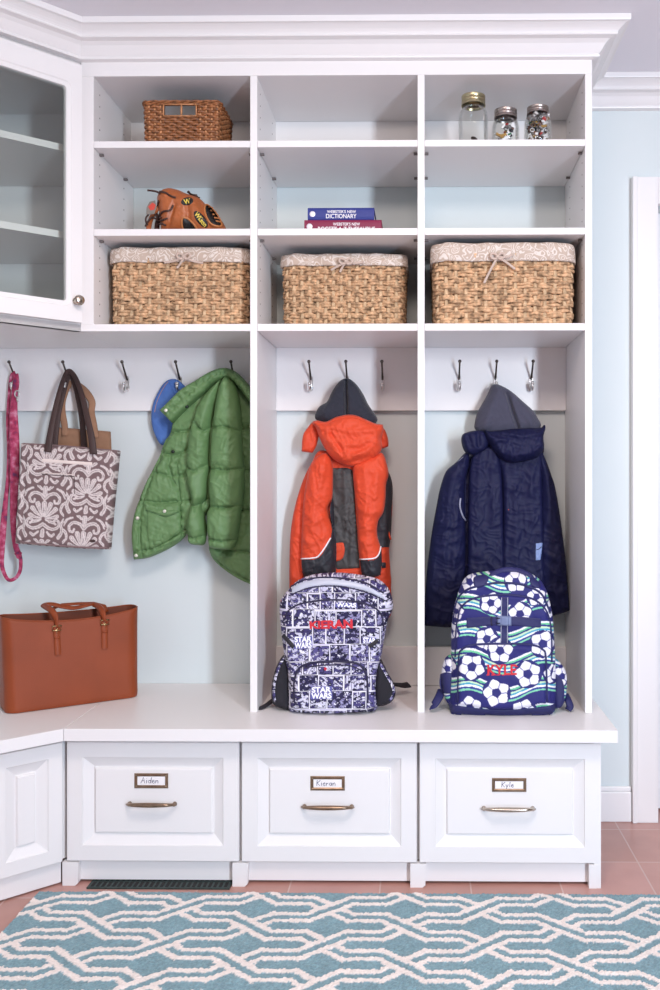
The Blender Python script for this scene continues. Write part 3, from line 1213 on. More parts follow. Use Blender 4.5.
def sea_basket(x0, x1, yf, depth, z1, lip_px, bow_px, label, tails):
    z0 = z_s[2][1]
    hw = (x1 - x0) / 2 - .0025; hd = depth / 2; cx = (x0 + x1) / 2; cy = yf + hd
    t = thing('seagrass_basket', (cx, cy, z0), label, 'basket', 'seagrass baskets with cloth liners')
    mb = MB()
    weave(mb, cx, cy, hw - .007, hd - .007, z0 + .003, z1 - .012, 13, 46, .028, .0046, .0042, 1.02, jit=.0013, twin=True)
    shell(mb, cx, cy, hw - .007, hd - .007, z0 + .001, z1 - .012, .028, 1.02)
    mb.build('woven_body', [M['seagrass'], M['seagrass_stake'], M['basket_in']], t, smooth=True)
    # liner folded over the rim
    n = 160
    per = rr_perim(hw - .004, hd - .004, .03, None, n)
    lz = ZW(lip_px, yf)
    rings = []
    prof = [(-.016, z1 - .06), (-.014, z1 - .016), (-.010, z1 - .004), (-.003, z1), (.003, z1 - .003), (.006, z1 - .010), (.007, (z1 + lz) / 2), (.0075, lz + .004), (.006, lz), (.003, lz + .002)]
    for k, (o, z) in enumerate(prof):
        ring = []
        for i, p in enumerate(per):
            w_ = .0014 * math.sin(i * .9 + k * .3) + .0016 * math.sin(i * .37 + 1.3) if 3 <= k <= 8 else 0
            zz = z + (.0008 * math.sin(i * .55) + .0008 * math.sin(i * .21 + 2) if k in (2, 3, 4, 7, 8) else 0)
            ring.append((cx + p[0] * 1.018 + p[2] * (o + w_), cy + p[1] * 1.018 + p[3] * (o + w_), zz))
        rings.append(ring)
    MBl = MB(); MBl.grid(np.array(rings), cv=True)
    MBl.build('cloth_liner', M['liner'], t, smooth=True)
    # ribbon bow
    bx, by = bow_px
    c = W(bx, by, yf - .014)
    mb = MB()
    for s in (-1, 1):
        pts = []
        for i in range(15):
            a = 2 * PI * i / 14
            pts.append(c + Vector((s * (.016 * (1 - math.cos(a)) * .55 + .001), -.003 - .003 * math.sin(a / 2), .0075 * math.sin(a) + .004 * (1 - math.cos(a)) * .4)))
        mb.tube(pts, .0034, 6, flat=.3, up=(0, 1, 0))
    mb.ball(c + Vector((0, -.004, 0)), .0055, 10, (1, .7, .9))
    for tp in tails:
        P = smooth_poly([(bx, by)] + tp, 6, False)
        pts = [W(q[0], q[1], yf - .014 - .003 * math.sin(i * .5)) for i, q in enumerate(P)]
        mb.tube(pts, .0036, 6, flat=.3, up=(0, 1, 0))
    mb.build('ribbon_bow', M['ribbon'], t, smooth=True)
    return t


sea_basket(XW(108.6, 2.462), XW(248.2, 2.462), 2.462, .25, 1.05 + (477 - 246) * 2.462 / F, 262, (184, 257), 'seagrass basket with paisley liner in the bay beside the glass cabinet', [[(174, 261), (164, 262.5)], [(193, 261), (203, 263)], [(180, 264), (177, 268)]])
sea_basket(XW(281, 2.50), XW(406, 2.50), 2.50, .21, 1.05 + (477 - 253) * 2.50 / F, 266, (346, 262), 'smaller seagrass basket with paisley liner below the two dictionaries', [[(338, 266), (331, 270)], [(355, 263), (364, 262)], [(343, 266), (340, 272)]])
sea_basket(XW(432.8, 2.42), XW(576.2, 2.42), 2.42, .28, 1.05 + (477 - 242.5) * 2.42 / F, 262, (497.5, 257), 'seagrass basket with paisley liner and long ribbon tails below the jars', [[(491, 269), (484, 283)], [(506, 262), (515, 269)], [(507, 257), (513, 254)]])


def wicker_basket():
    yf = 2.434; x0, x1 = XW(143, yf), XW(219.5, yf); z0 = z_s[0][1]; z1 = 1.05 + (477 - 100) * yf / F
    hw = (x1 - x0) / 2; hd = .085; cx = (x0 + x1) / 2; cy = yf + hd
    t = thing('wicker_basket', (cx, cy, z0), 'small brown wicker basket with hand holes on the top shelf', 'basket')
    hx0, hx1 = XW(164, yf) - cx, XW(196, yf) - cx; hz0_, hz1_ = ZW(116, yf, 180), ZW(104.5, yf, 180)
    def skip(x, y, z):
        return y < -hd + .02 and hx0 < x < hx1 and hz0_ < z < hz1_
    mb = MB()
    weave(mb, cx, cy, hw - .004, hd - .004, z0 + .002, z1 - .004, 17, 46, .014, .0026, .0024, 1.03, skip=skip, jit=.0007)
    # inner wall, open behind the hand hole
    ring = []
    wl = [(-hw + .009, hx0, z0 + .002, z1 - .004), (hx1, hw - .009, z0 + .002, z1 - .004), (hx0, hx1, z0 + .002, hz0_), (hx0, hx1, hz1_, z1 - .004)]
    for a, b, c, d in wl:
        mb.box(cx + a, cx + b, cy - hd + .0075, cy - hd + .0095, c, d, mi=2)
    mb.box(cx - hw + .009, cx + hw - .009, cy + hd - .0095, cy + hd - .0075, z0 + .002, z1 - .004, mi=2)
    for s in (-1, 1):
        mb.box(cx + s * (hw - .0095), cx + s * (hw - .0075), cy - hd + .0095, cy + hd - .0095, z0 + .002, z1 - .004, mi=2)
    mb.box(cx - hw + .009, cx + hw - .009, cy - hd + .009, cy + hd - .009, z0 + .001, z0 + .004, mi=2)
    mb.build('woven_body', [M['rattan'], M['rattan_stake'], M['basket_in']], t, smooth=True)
    # braided rim
    mb = MB()
    per = rr_perim(hw - .002, hd - .002, .015, None, 120)
    for ph in (0, PI * 2 / 3, PI * 4 / 3):
        pts = [(cx + p[0] * 1.03 + p[2] * .003 * math.cos(i * .45 + ph), cy + p[1] * 1.03 + p[3] * .003 * math.cos(i * .45 + ph), z1 - .003 + .0035 * math.sin(i * .45 + ph)) for i, p in enumerate(per)]
        mb.tube(pts, .0027, 6, closed=True)
    mb.build('braided_rim', M['rattan'], t, smooth=True)
    mb = MB()
    yy = cy - hd - .001
    loop = [(cx + hx0 - .001, yy, hz0_), (cx + hx1 + .001, yy, hz0_), (cx + hx1 + .001, yy, hz1_), (cx + hx0 - .001, yy, hz1_)]
    mb.tube([loop[0], loop[1]], .0022, 6); mb.tube([loop[3], loop[2]], .0022, 6); mb.tube([loop[0], loop[3]], .0022, 6); mb.tube([loop[1], loop[2]], .0022, 6)
    mb.tube([(cx + (hx0 + hx1) / 2 + .004, yy + .001, hz0_), (cx + (hx0 + hx1) / 2 + .004, yy + .001, hz1_)], .0028, 6)
    mb.build('hand_hole', M['rattan_stake'], t, smooth=True)


wicker_basket()

# ================================================================ BOOKS
def cloth_cover(n, c): return mat(n, c, rough=.55, bump=.1, bscale=500)


M['blue_cover'] = cloth_cover('navy_book_cover', (40, 52, 128))
M['red_cover'] = cloth_cover('maroon_book_cover', (128, 26, 66))
M['page'] = mat('book_pages', (226, 214, 196), rough=.9, bump=.3, bscale=900)
M['print'] = mat('white_print', (240, 238, 240), rough=.6)
M['silver'] = mat('silver_emblem', (205, 205, 215), rough=.35, metal=.6)


def book(x0, x1, yf, dp, z0, z1, cover, label, lines, emblem):
    t = thing('book', ((x0 + x1) / 2, yf + dp / 2, z0), label, 'book', 'dictionaries on the middle shelf')
    # the spine faces the room
    mb = MB()
    sp = []
    H = z1 - z0
    prof = [(0, .0), (-.002, .003), (-.0035, H * .25), (-.004, H * .5), (-.0035, H * .75), (-.002, H - .003), (0, H), (.0025, H - .0025), (.0025, .0025)]
    P = np.array([[(x, yf + .004 + y, z0 + z) for y, z in prof] for x in (x0, x1)])
    b0 = len(mb.v)
    mb.grid(P, cv=True)
    k = len(prof)
    mb.f.append([b0 + i for i in range(k)]); mb.m.append(0)
    mb.f.append([b0 + k + i for i in range(k)][::-1]); mb.m.append(0)
    mb.box(x0, x1, yf + .004, yf + dp, z0, z0 + .0025); mb.box(x0, x1, yf + .004, yf + dp, z1 - .0025, z1)
    mb.build('cover', M[cover], t)
    MB().box(x0 + .003, x1 - .003, yf + .007, yf + dp - .003, z0 + .0025, z1 - .0025).build('page_block', M['page'], t)
    bv = bvh_of(mb)
    tx = MB()
    for s, q in lines:
        text_on(tx, bv, s, q, .0006, bold=.012)
    tx.build('lettering', M['print'], t, recalc=False)
    ex, ey, r = emblem
    em = MB()
    patch(bv, [(ex + r * math.cos(a), ey + r * math.sin(a)) for a in np.linspace(0, 2 * PI, 20)[:-1]], .0008, 1.0, .7, .0002, mb=em)
    em.build('emblem', M['silver'], t)


yb = 2.437
zsb = z_s[1][1]
def bt(px, py): return (px, py)
zr1 = zsb + .0342
book(XW(304.2, yb), XW(381.6, yb), yb, .15, zsb + .0002, zr1, 'red_cover', 'maroon dictionary lying flat under the blue one', [("WEBSTER'S NEW", [(333, 222.6), (360, 222.6), (360, 225.6), (333, 225.6)]), ("ROGET'S A-Z THESAURUS", [(318, 226.6), (375, 226.6), (375, 231.2), (318, 231.2)])], (309.5, 226.5, 3.2))
zb1 = 1.05 + (477 - 207.2) * (yb + .003) / F
book(XW(307.6, yb + .003), XW(374.2, yb + .003), yb + .003, .14, zr1 + .0003, zb1, 'blue_cover', 'blue dictionary lying on top of the maroon one', [("WEBSTER'S NEW", [(327, 210.2), (356, 210.2), (356, 213.0), (327, 213.0)]), ("DICTIONARY", [(326, 213.9), (356.5, 213.9), (356.5, 218.3), (326, 218.3)])], (312.4, 214.0, 3.1))

# ================================================================ JARS
def jar_glass():
    m, nt, b = new_mat('clear_jar_glass')
    nt.nodes.remove(b)
    out = nt.nodes['Material Output']
    tr = nt.nodes.new('ShaderNodeBsdfTransparent'); tr.inputs['Color'].default_value = (0.97, 0.975, 0.97, 1)
    gl = nt.nodes.new('ShaderNodeBsdfGlossy'); gl.inputs['Roughness'].default_value = 0.04; gl.inputs['Color'].default_value = (1, 1, 1, 1)
    fr = nt.nodes.new('ShaderNodeLayerWeight'); fr.inputs['Blend'].default_value = .22
    ma = nt.nodes.new('ShaderNodeMath'); ma.operation = 'MULTIPLY'; ma.inputs[1].default_value = .5
    mx = nt.nodes.new('ShaderNodeMixShader')
    nt.links.new(fr.outputs['Fresnel'], ma.inputs[0]); nt.links.new(ma.outputs[0], mx.inputs['Fac'])
    nt.links.new(tr.outputs['BSDF'], mx.inputs[1]); nt.links.new(gl.outputs['BSDF'], mx.inputs[2])
    nt.links.new(mx.outputs['Shader'], out.inputs['Surface'])
    return m


M['jar'] = jar_glass()
M['gold_lid'] = mat('gold_jar_lid', (186, 176, 142), rough=.3, metal=1.0)
M['tin_lid'] = mat('tin_jar_lid', (170, 160, 156), rough=.35, metal=1.0)


def jar(cx, cy, r, h, lid, label, lid_r, lid_h):
    z0 = z_s[0][1] + .0003
    t = thing('glass_jar', (cx, cy, z0), label, 'jar', 'glass jars on the top shelf')
    nk = lid_r - .003
    hs = h - lid_h
    outer = [(r * .55, 0), (r * .86, .001), (r * .97, .006), (r, .016), (r, hs * .58), (r * .985, hs * .72), (r * .93, hs * .84), (nk + (r - nk) * .35, hs * .93), (nk, hs * .985), (nk, h - .004)]
    inner = [(a - .0028, b + (.003 if i < 2 else 0)) for i, (a, b) in enumerate(outer[::-1])][:-1] + [(0.001, .004)]
    mb = MB(); mb.lathe(outer + inner, (cx, cy, z0), 40, caps=False)
    b0 = len(mb.v)
    mb.lathe([(.0005, 0), (r * .55, 0)], (cx, cy, z0), 40, caps=False)
    mb.build('jar_body', M['jar'], t, smooth=True)
    mb = MB()
    L = [(.001, h + .0005), (lid_r * .72, h + .0005), (lid_r * .78, h + .0015), (lid_r * .92, h + .0015), (lid_r, h), (lid_r, h - lid_h * .30), (lid_r - .0012, h - lid_h * .36), (lid_r, h - lid_h * .42), (lid_r, h - lid_h * .62), (lid_r - .0012, h - lid_h * .68), (lid_r, h - lid_h * .74), (lid_r + .0008, h - lid_h * .97), (lid_r - .001, h - lid_h)]
    mb.lathe(L, (cx, cy, z0), 40, caps=False)
    mb.build('lid', M[lid], t, smooth=True, angle=50)
    return z0


jy = 2.447
k_ = jy / F
jx1 = XW(473.4, jy); z1_ = jar(jx1, jy, 15.0 * k_, 1.05 + (477 - 92.0) * (jy - .033) / F - z_s[0][1], 'gold_lid', 'tall glass jar with a gold lid, nearly empty', 11.9 * k_, .026)
jx2 = XW(505.6, jy); jar(jx2, jy, 13.7 * k_, 1.05 + (477 - 106.8) * (jy - .031) / F - z_s[0][1], 'tin_lid', 'short glass jar in the middle holding a white paper slip', 11.3 * k_, .022)
jy3 = 2.455
jx3 = XW(537.8, jy3); jar(jx3, jy3, 13.7 * k_, 1.05 + (477 - 104.4) * (jy3 - .030) / F - z_s[0][1], 'tin_lid', 'short glass jar nearest the door, filled to the top with trinkets', 10.9 * k_, .018)
# what the jars hold
zj = z_s[0][1] + .0046
M['coin'] = mat('dull_coin', (105, 92, 88), rough=.35, metal=.9)
mb = MB(); mb.lathe([(.0005, 0), (.0095, 0), (.0102, .0008), (.0095, .0018), (.0005, .0018)], (0, 0, 0), 20, caps=False)
cv = [Vector(p) for p in mb.v]
def coin(loc, rot, label):
    o = mb.build('coin', M['coin'], None, smooth=True, angle=40)
    o.location = loc; o.rotation_euler = rot
    tag(o, label, 'coin')
coin((jx1 + .001, jy - .018, zj + .0075), (math.radians(58), .2, .3), 'dark coin at the bottom of the tall jar')
coin((jx3 + .002, jy3 - .021, zj + .0105), (math.radians(80), .1, .1), 'round coin against the glass of the full jar')
M['slip'] = mat('white_paper_slip', (238, 236, 238), rough=.8)
sl = MB()
P = []
for i in range(9):
    s = i / 8
    P.append([(jx2 - .012 + .030 * s, jy - .018 + .004 * math.sin(s * 3), zj + .008 + .046 * s), (jx2 - .001 + .030 * s, jy - .015 + .004 * math.sin(s * 3), zj + .001 + .044 * s)])
sl.grid(np.array(P)); q2 = [[(a[0], a[1] + .0004, a[2]) for a in r] for r in P]; sl.grid(np.array(q2), flip=True)
tag(sl.build('paper_slip', M['slip'], None, smooth=True), 'white paper slip standing in the middle jar', 'paper slip')
TR = [mat('trinket_%s' % n, c, rough=.45, metal=m_) for n, c, m_ in (('grey', (120, 116, 116), .3), ('black', (36, 34, 40), 0), ('red', (176, 50, 50), 0), ('green', (48, 112, 80), 0), ('white', (230, 226, 226), 0), ('brass', (150, 120, 70), .8), ('brown', (96, 62, 50), 0))]


def trinkets(cx, cy, r, z0, z1, n, label, weights, seed):
    R = random.Random(seed)
    mb = MB()
    for i in range(n):
        a = R.uniform(0, 2 * PI); q = r * math.sqrt(R.uniform(.15, 1)); z = R.uniform(z0 + .004, z1)
        c = (cx + q * math.cos(a), cy + q * math.sin(a), z)
        mi = R.choices(range(7), weights)[0]
        b = len(mb.v)
        k = R.random()
        if k < .4:
            mb.ball(c, R.uniform(.004, .008), 8, (1, .7, R.uniform(.4, 1)), mi=mi)
        elif k < .75:
            s = R.uniform(.004, .010); mb.box(c[0] - s, c[0] + s, c[1] - .002, c[1] + .002, c[2] - s * .4, c[2] + s * .4, mi=mi)
        else:
            mb.tube([(c[0] + .0055 * math.cos(t), c[1] + .002 * math.sin(t), c[2] + .0055 * math.sin(t)) for t in np.linspace(0, 2 * PI, 13)[:-1]], .0011, 5, closed=True, mi=mi)
            continue
        rot = Matrix.Rotation(R.uniform(-1, 1), 3, 'Y')
        for j in range(b, len(mb.v)):
            mb.v[j] = tuple(rot @ (Vector(mb.v[j]) - Vector(c)) + Vector(c))
    o = mb.build('trinkets', TR, None)
    tag(o, label, 'trinkets', kind='stuff')


trinkets(jx2, jy, .022, zj, zj + .050, 40, 'loose trinkets in the middle jar', (3, 4, 1, 3, 2, 1, 1), 4)
trinkets(jx3, jy3, .024, zj, zj + .086, 210, 'mixed trinkets filling the jar nearest the door', (5, 2, 1.2, .5, 4, 2, 3), 9)

# ================================================================ BROWN HANDBAG
def on_z(px, py, z):
    d = W(px, py, 1.0) - CAMP
    return CAMP + d * ((z - ZC) / d.z)


M['leather'] = mat('tan_saffiano_leather', (138, 64, 33), rough=.46, bump=.22, bscale=700, vary=.08, vscale=9, spec=.28)
M['leather_in'] = mat('bag_lining_leather', (112, 56, 36), rough=.6)
M['brass'] = mat('light_gold_buckle', (214, 190, 140), rough=.25, metal=1.0)


def handbag():
    A = on_z(5, 715.5, ZT); B = on_z(141.0, 697.0, ZT)
    e = (B - A); L = e.length; e = e.normalized(); nb = Vector((-e.y, e.x, 0))      # nb points to the wall
    C = (A + B) / 2
    hL = ((XW(138, B.y) - 0) and L / 2)
    ztop = ZC + (477 - 609.5) * B.y / F
    H = ztop - ZT
    t = thing('leather_handbag', (C.x, C.y, ZT), 'brown leather open-top handbag with two buckled straps on the corner of the bench', 'handbag')
    n = 120
    rings = []
    def ring(hl, hd, off, z, inset=0, sag=0, wob=0):
        per = rr_perim(hl, hd, min(.03, hd * .7), None, n)
        out = []
        for p in per:
            s = p[0] / hl
            zz = z - sag * (1 - s * s) * (1 if p[1] < 0 else .35)
            bul = wob * math.sin(PI * (s * .5 + .5)) * (-1 if p[1] < 0 else 1) * .5
            q = C + e * (p[0] - p[2] * inset) + nb * (off + p[1] - p[3] * inset + bul)
            out.append((q.x, q.y, zz))
        return out
    d0, d1 = .062, .040
    hb = L / 2 - .003; ht = L / 2 + .004
    prof = [(0, .02), (0, .006), (.004, .001), (.016, 0), (.06, -.001), (.3, 0), (.6, 0), (.9, 0), (.97, 0)]
    rings.append(ring(hb, d0, d0, ZT + .0005, .03))
    for f, ins in prof:
        hl = hb + (ht - hb) * f; hd = d0 + (d1 - d0) * f
        rings.append(ring(hl, hd, d0, ZT + .0005 + H * f + (0 if f else 0), ins, sag=.020 * f ** 2, wob=.010 * math.sin(PI * f)))
    rings.append(ring(ht, d1, d0, ztop, 0, .020, 0)); rings.append(ring(ht, d1, d0, ztop + .0012, .0015, .020, 0)); rings.append(ring(ht, d1, d0, ztop, .0035, .020, 0))
    ko = len(rings)
    for f in (.95, .8, .5, .2, .04):
        hl = hb + (ht - hb) * f; hd = d0 + (d1 - d0) * f
        rings.append(ring(hl, hd, d0, ZT + H * f, .0038, .020 * f ** 2, .010 * math.sin(PI * f)))
    mb = MB()
    P = np.array(rings)
    mb.grid(P[:ko], cv=True, mi=0); mb.grid(P[ko - 1:], cv=True, mi=1)
    b = 0
    mb.f.append([i for i in range(n)][::-1]); mb.m.append(0)
    e0 = len(mb.v) - n; mb.f.append([e0 + i for i in range(n)]); mb.m.append(1)
    mb.build('bag_body', [M['leather'], M['leather_in']], t, smooth=True, angle=50)
    # stitched rim binding
    rim = MB(); rim.tube([Vector(p) + Vector((0, 0, .0002)) for p in rings[ko - 2]], .0022, 6, closed=True)
    rim.build('rim_binding', M['leather'], t, smooth=True)
    bv = bvh_of(mb)
    def strip(pts3, w, th, name, parent, m='leather'):
        k = MB(); k.tube(pts3, w, 8, flat=th / w, up=tuple(-nb)); return k.build(name, M[m], parent, smooth=True, angle=40)
    # front tabs with buckles
    for (x0, y0), (x1, y1) in (((56.2, 626), (58.0, 655)), ((104.2, 620), (104.6, 648.5))):
        pts = drape_line(bv, [(x0, y0), ((x0 + x1) / 2, (y0 + y1) / 2), (x1, y1)], .0038, 4)
        tab = strip(pts, .0085, .0034, 'strap_tab', t)
        c = hit(bv, x0 + .2, y0 + 2.2, .0095)
        bk = MB()
        q = []
        for a in range(4):
            u_, v_ = ((-1, -1), (1, -1), (1, 1), (-1, 1))[a]
            q.append(c + e * (.0115 * u_) + Vector((0, 0, .0065 * v_)) - nb * .001)
        bk.tube(q, .0019, 8, closed=True); bk.tube([c, c - Vector((0, 0, .014))], .0011, 6)
        bk.build('buckle', M['brass'], tab, smooth=True)
        lp = drape_line(bv, [(x0 - 2.2, y0 + 12), (x0 + 3.4, y0 + 11.4)], .0075, 3)
        k = MB(); k.tube(lp, .0035, 6, flat=.5, up=tuple(-nb)); k.build('keeper_loop', M['leather'], tab, smooth=True)
    # handle flopped back across the opening
    yf = lambda px: hit(bv, px, 640).y
    y1_, y2_ = yf(57), yf(104)
    ctl = [(56.6, 627, y1_ - .003), (55.5, 617, y1_ - .005), (51.5, 610.5, y1_ + .004), (45.5, 606.5, y1_ + .035), (43.5, 604.5, y1_ + .060), (52, 604.2, y1_ + .075), (62, 606.5, y1_ + .085), (74, 608.0, y1_ + .095), (86, 605.5, y1_ + .105), (94, 604.6, y2_ + .05), (99.5, 607.5, y2_ + .020), (102.8, 613, y2_ - .003), (104.3, 621, y2_ - .003)]
    a2 = np.array([c[:2] for c in ctl]); yy = [c[2] for c in ctl]
    Pp = smooth_poly([tuple(p) for p in a2], 6, False)
    ys = smooth_poly([(i, y) for i, y in enumerate(yy)], 6, False)[:, 1]
    pts = [W(p[0], p[1], y) for p, y in zip(Pp, ys)]
    hb_ = MB(); hb_.tube(pts, .0085, 8, flat=.42, up=(-.35, -.55, .75)); hb_.build('handle', M['leather'], t, smooth=True)
    # second handle standing behind the far rim
    pts = [W(p[0], p[1], y) for p, y in (((52, 616), y1_ + .082), ((54, 608), y1_ + .088), ((62, 604.8), y1_ + .095), ((78, 603.6), y1_ + .11), ((94, 603.2), y2_ + .088), ((104, 606), y2_ + .082), ((107, 612), y2_ + .078))]
    k = MB(); k.tube(pts, .0075, 8, flat=.42, up=(0, -.4, 1)); k.build('handle', M['leather'], t, smooth=True)


handbag()

# ================================================================ PINK LEASH
def strap_mat():
    m, nt, b = new_mat('pink_printed_webbing')
    tc = nt.nodes.new('ShaderNodeTexCoord')
    n = nt.nodes.new('ShaderNodeTexNoise'); n.inputs['Scale'].default_value = 48; n.inputs['Detail'].default_value = 3
    nt.links.new(tc.outputs['Object'], n.inputs['Vector'])
    r = nt.nodes.new('ShaderNodeValToRGB')
    cr = r.color_ramp
    cr.elements[0].position = .30; cr.elements[0].color = lin((104, 46, 92))
    cr.elements[1].position = .72; cr.elements[1].color = lin((214, 148, 172))
    e = cr.elements.new(.42); e.color = lin((160, 40, 78))
    e = cr.elements.new(.55); e.color = lin((186, 72, 110))
    nt.links.new(n.outputs['Fac'], r.inputs['Fac']); nt.links.new(r.outputs['Color'], b.inputs['Base Color'])
    b.inputs['Roughness'].default_value = .7
    return m


M['leash'] = strap_mat()


def path3(ctl, n=6):
    P = smooth_poly([c[:2] for c in ctl], n, False)
    ys = smooth_poly([(i, c[2]) for i, c in enumerate(ctl)], n, False)[:, 1]
    ws = smooth_poly([(i, c[3]) for i, c in enumerate(ctl)], n, False)[:, 1] if len(ctl[0]) > 3 else None
    return [W(p[0], p[1], y) for p, y in zip(P, ys)], ws


def leash():
    t = thing('dog_leash', W(14, 480, 2.68), 'pink patterned leash hanging from its hook beside the damask tote', 'leash')
    k = 2.68 / F
    pts, w_ = path3([(15.5, 374, 2.678, 3.0), (16, 383, 2.672, 3.4), (14.5, 395, 2.67, 3.4), (13.5, 412, 2.668, 4.2), (14.2, 440, 2.668, 5.2), (14.6, 470, 2.668, 5.0), (14.0, 500, 2.668, 4.2), (13.2, 524, 2.668, 3.0), (15.6, 545, 2.668, 3.0), (18.4, 554, 2.668, 3.0)])
    mb = MB(); mb.tube(pts, [x * k for x in w_], 8, flat=.22, up=(0, -1, .05)); mb.build('wide_strap', M['leash'], t, smooth=True)
    pts, w_ = path3([(15, 372.5, 2.680, 2.2), (11.3, 377, 2.69, 2.0), (9.2, 395, 2.69, 1.7), (7.6, 420, 2.69, 1.6), (8.6, 450, 2.69, 1.7), (7.8, 480, 2.69, 2.0), (5.5, 502, 2.69, 2.6), (3.2, 528, 2.69, 3.4), (1.8, 550, 2.69, 3.0), (2.2, 567, 2.69, 2.2), (8.0, 579.5, 2.685, 1.8), (15.5, 578, 2.68, 1.8), (20.2, 570, 2.675, 1.9), (20.4, 558, 2.67, 2.0), (17.5, 551, 2.664, 2.4)])
    mb = MB(); mb.tube(pts, [x * k for x in w_], 8, flat=.24, up=(0, -1, .05)); mb.build('loop_strap', M['leash'], t, smooth=True)
    c = W(18.6, 555, 2.662)
    mb = MB(); mb.ball(c, .011, 12, (.8, .7, 1.1)); mb.tube([c + Vector((-.009, 0, .004)), c + Vector((0, -.006, .006)), c + Vector((.009, 0, .004))], .0045, 8)
    mb.build('stitched_knot', M['leash'], t, smooth=True)
    mb = MB(); c = W(17.4, 394, 2.662)
    mb.tube([c + Vector((.007 * math.cos(a), -.002, .010 * math.sin(a))) for a in np.linspace(0, 2 * PI, 15)[:-1]], .0019, 6, closed=True)
    mb.tube([c + Vector((0, -.002, -.010)), c + Vector((.002, -.002, -.024))], .0026, 8)
    mb.build('metal_clip', M['chrome'], t, smooth=True)


leash()

# ================================================================ DAMASK TOTE and the plain bag behind it
def cell_map(Q, Yf, Yr):
    """Photo position of a point of the rim plane Yr when it stands at depth Yf."""
    return np.array([420.0, 477.0]) + (np.asarray(Q, float) - np.array([420.0, 477.0])) * Yr / Yf


def rim(pts, Yf, Yr):
    """Inverse: a point seen at depth Yf, expressed on the rim plane Yr."""
    out = []
    for p in pts:
        out.append(((p[0] - 420) * Yf / Yr + 420, (p[1] - 477) * Yf / Yr + 477) + tuple(p[2:]))
    return out


def damask(Q):
    c, s = math.cos(math.radians(4.5)), math.sin(math.radians(4.5))
    x = Q[:, 0] - 48; y = Q[:, 1] - 512
    u = x * c + y * s; v = -x * s + y * c
    TW, TH = 41.0, 53.0
    col_ = np.floor(u / TW + .5)
    uu = np.abs(u - col_ * TW); vv = v + TH / 2 * (np.abs(col_) % 2)
    vv = (vv + TH / 2) % TH - TH / 2
    P = np.stack([uu * 48 / 41, vv * 60 / 53], -1)
    best = np.full(len(P), 9.0)
    def stroke(pts, r0, r1=None, n=6):
        nonlocal best
        L = smooth_poly(pts, n, False)
        r1_ = r0 if r1 is None else r1
        k = len(L) - 1
        for i in range(k):
            r = r0 + (r1_ - r0) * i / k
            d, _ = seg_dist(P, L[i:i + 1], L[i + 1:i + 2])
            best = np.minimum(best, d - r)
    for ang, L, r in ((0, 17, 3.0), (24, 18, 2.9), (50, 17.5, 2.8), (78, 16, 2.5), (108, 12, 2.0)):
        a = math.radians(ang)
        dx, dy = math.sin(a), -math.cos(a)
        base = np.array([0, 7.0])
        pts = [base + np.array([dx, dy]) * 3, base + np.array([dx, dy]) * L * .6 + np.array([dy, -dx]) * (-.6), base + np.array([dx, dy]) * L]
        stroke([tuple(p) for p in pts], .8, r, 5)
    stroke([(0, 13), (6, 17), (13, 18), (18.5, 14), (17.5, 8.5), (13.5, 8), (12.4, 11), (14.5, 12.3)], 1.9, 1.2)
    stroke([(0, -15), (5, -20), (12, -21.5), (17, -17.5), (16.5, -12), (12.5, -11), (11.4, -14)], 1.9, 1.2)
    stroke([(23.5, 2), (19.5, -3), (20.5, -9), (24, -12)], 1.3, 1.7)
    stroke([(24, 6), (21, 12), (22.5, 20), (19, 27)], 1.2, 2.2)
    stroke([(0, -21), (0, -27.5)], 2.4, 2.9); stroke([(4, -26), (8, -29.5)], 1.3, 1.8)
    stroke([(0, 20), (0, 26)], 1.8, 2.6); stroke([(5, 22), (10, 26), (13, 24)], 1.2, 1.6)
    stroke([(24, -18), (20, -24), (14, -27)], 1.6, 1.0)
    best = best + .35 * vnoise(Q[:, 0] * .9, Q[:, 1] * .9, 31)
    m = np.clip(.5 - best / .7, 0, 1)
    inner = np.clip(.5 - (np.abs(best + 1.5) - .22) / .35, 0, 1) * .8
    m = np.clip(m - inner, 0, 1)
    bg = np.array(lin((120, 98, 99))[:3]); fg = np.array(lin((220, 208, 206))[:3])
    fil = 1 + vnoise(Q[:, 0] * 2.2, Q[:, 1] * 2.2, 4) * .10
    c_ = (bg * (1 - m[:, None]) + fg * m[:, None]) * fil[:, None]
    return np.concatenate([c_, np.ones((len(Q), 1))], -1)


M['damask'] = attr_mat('damask_printed_canvas', rough=.75, bump=.12)
M['cream_trim'] = mat('cream_zip_tape', (232, 216, 210), rough=.8)
M['dark_strap'] = mat('dark_brown_strap', (62, 42, 40), rough=.6, bump=.2, bscale=300)
M['burlap'] = mat('tan_paper_cloth', (150, 112, 88), rough=.9, bump=.3, bscale=300, vary=.12, vscale=30)
M['binding'] = mat('grey_brown_binding', (132, 108, 108), rough=.8)


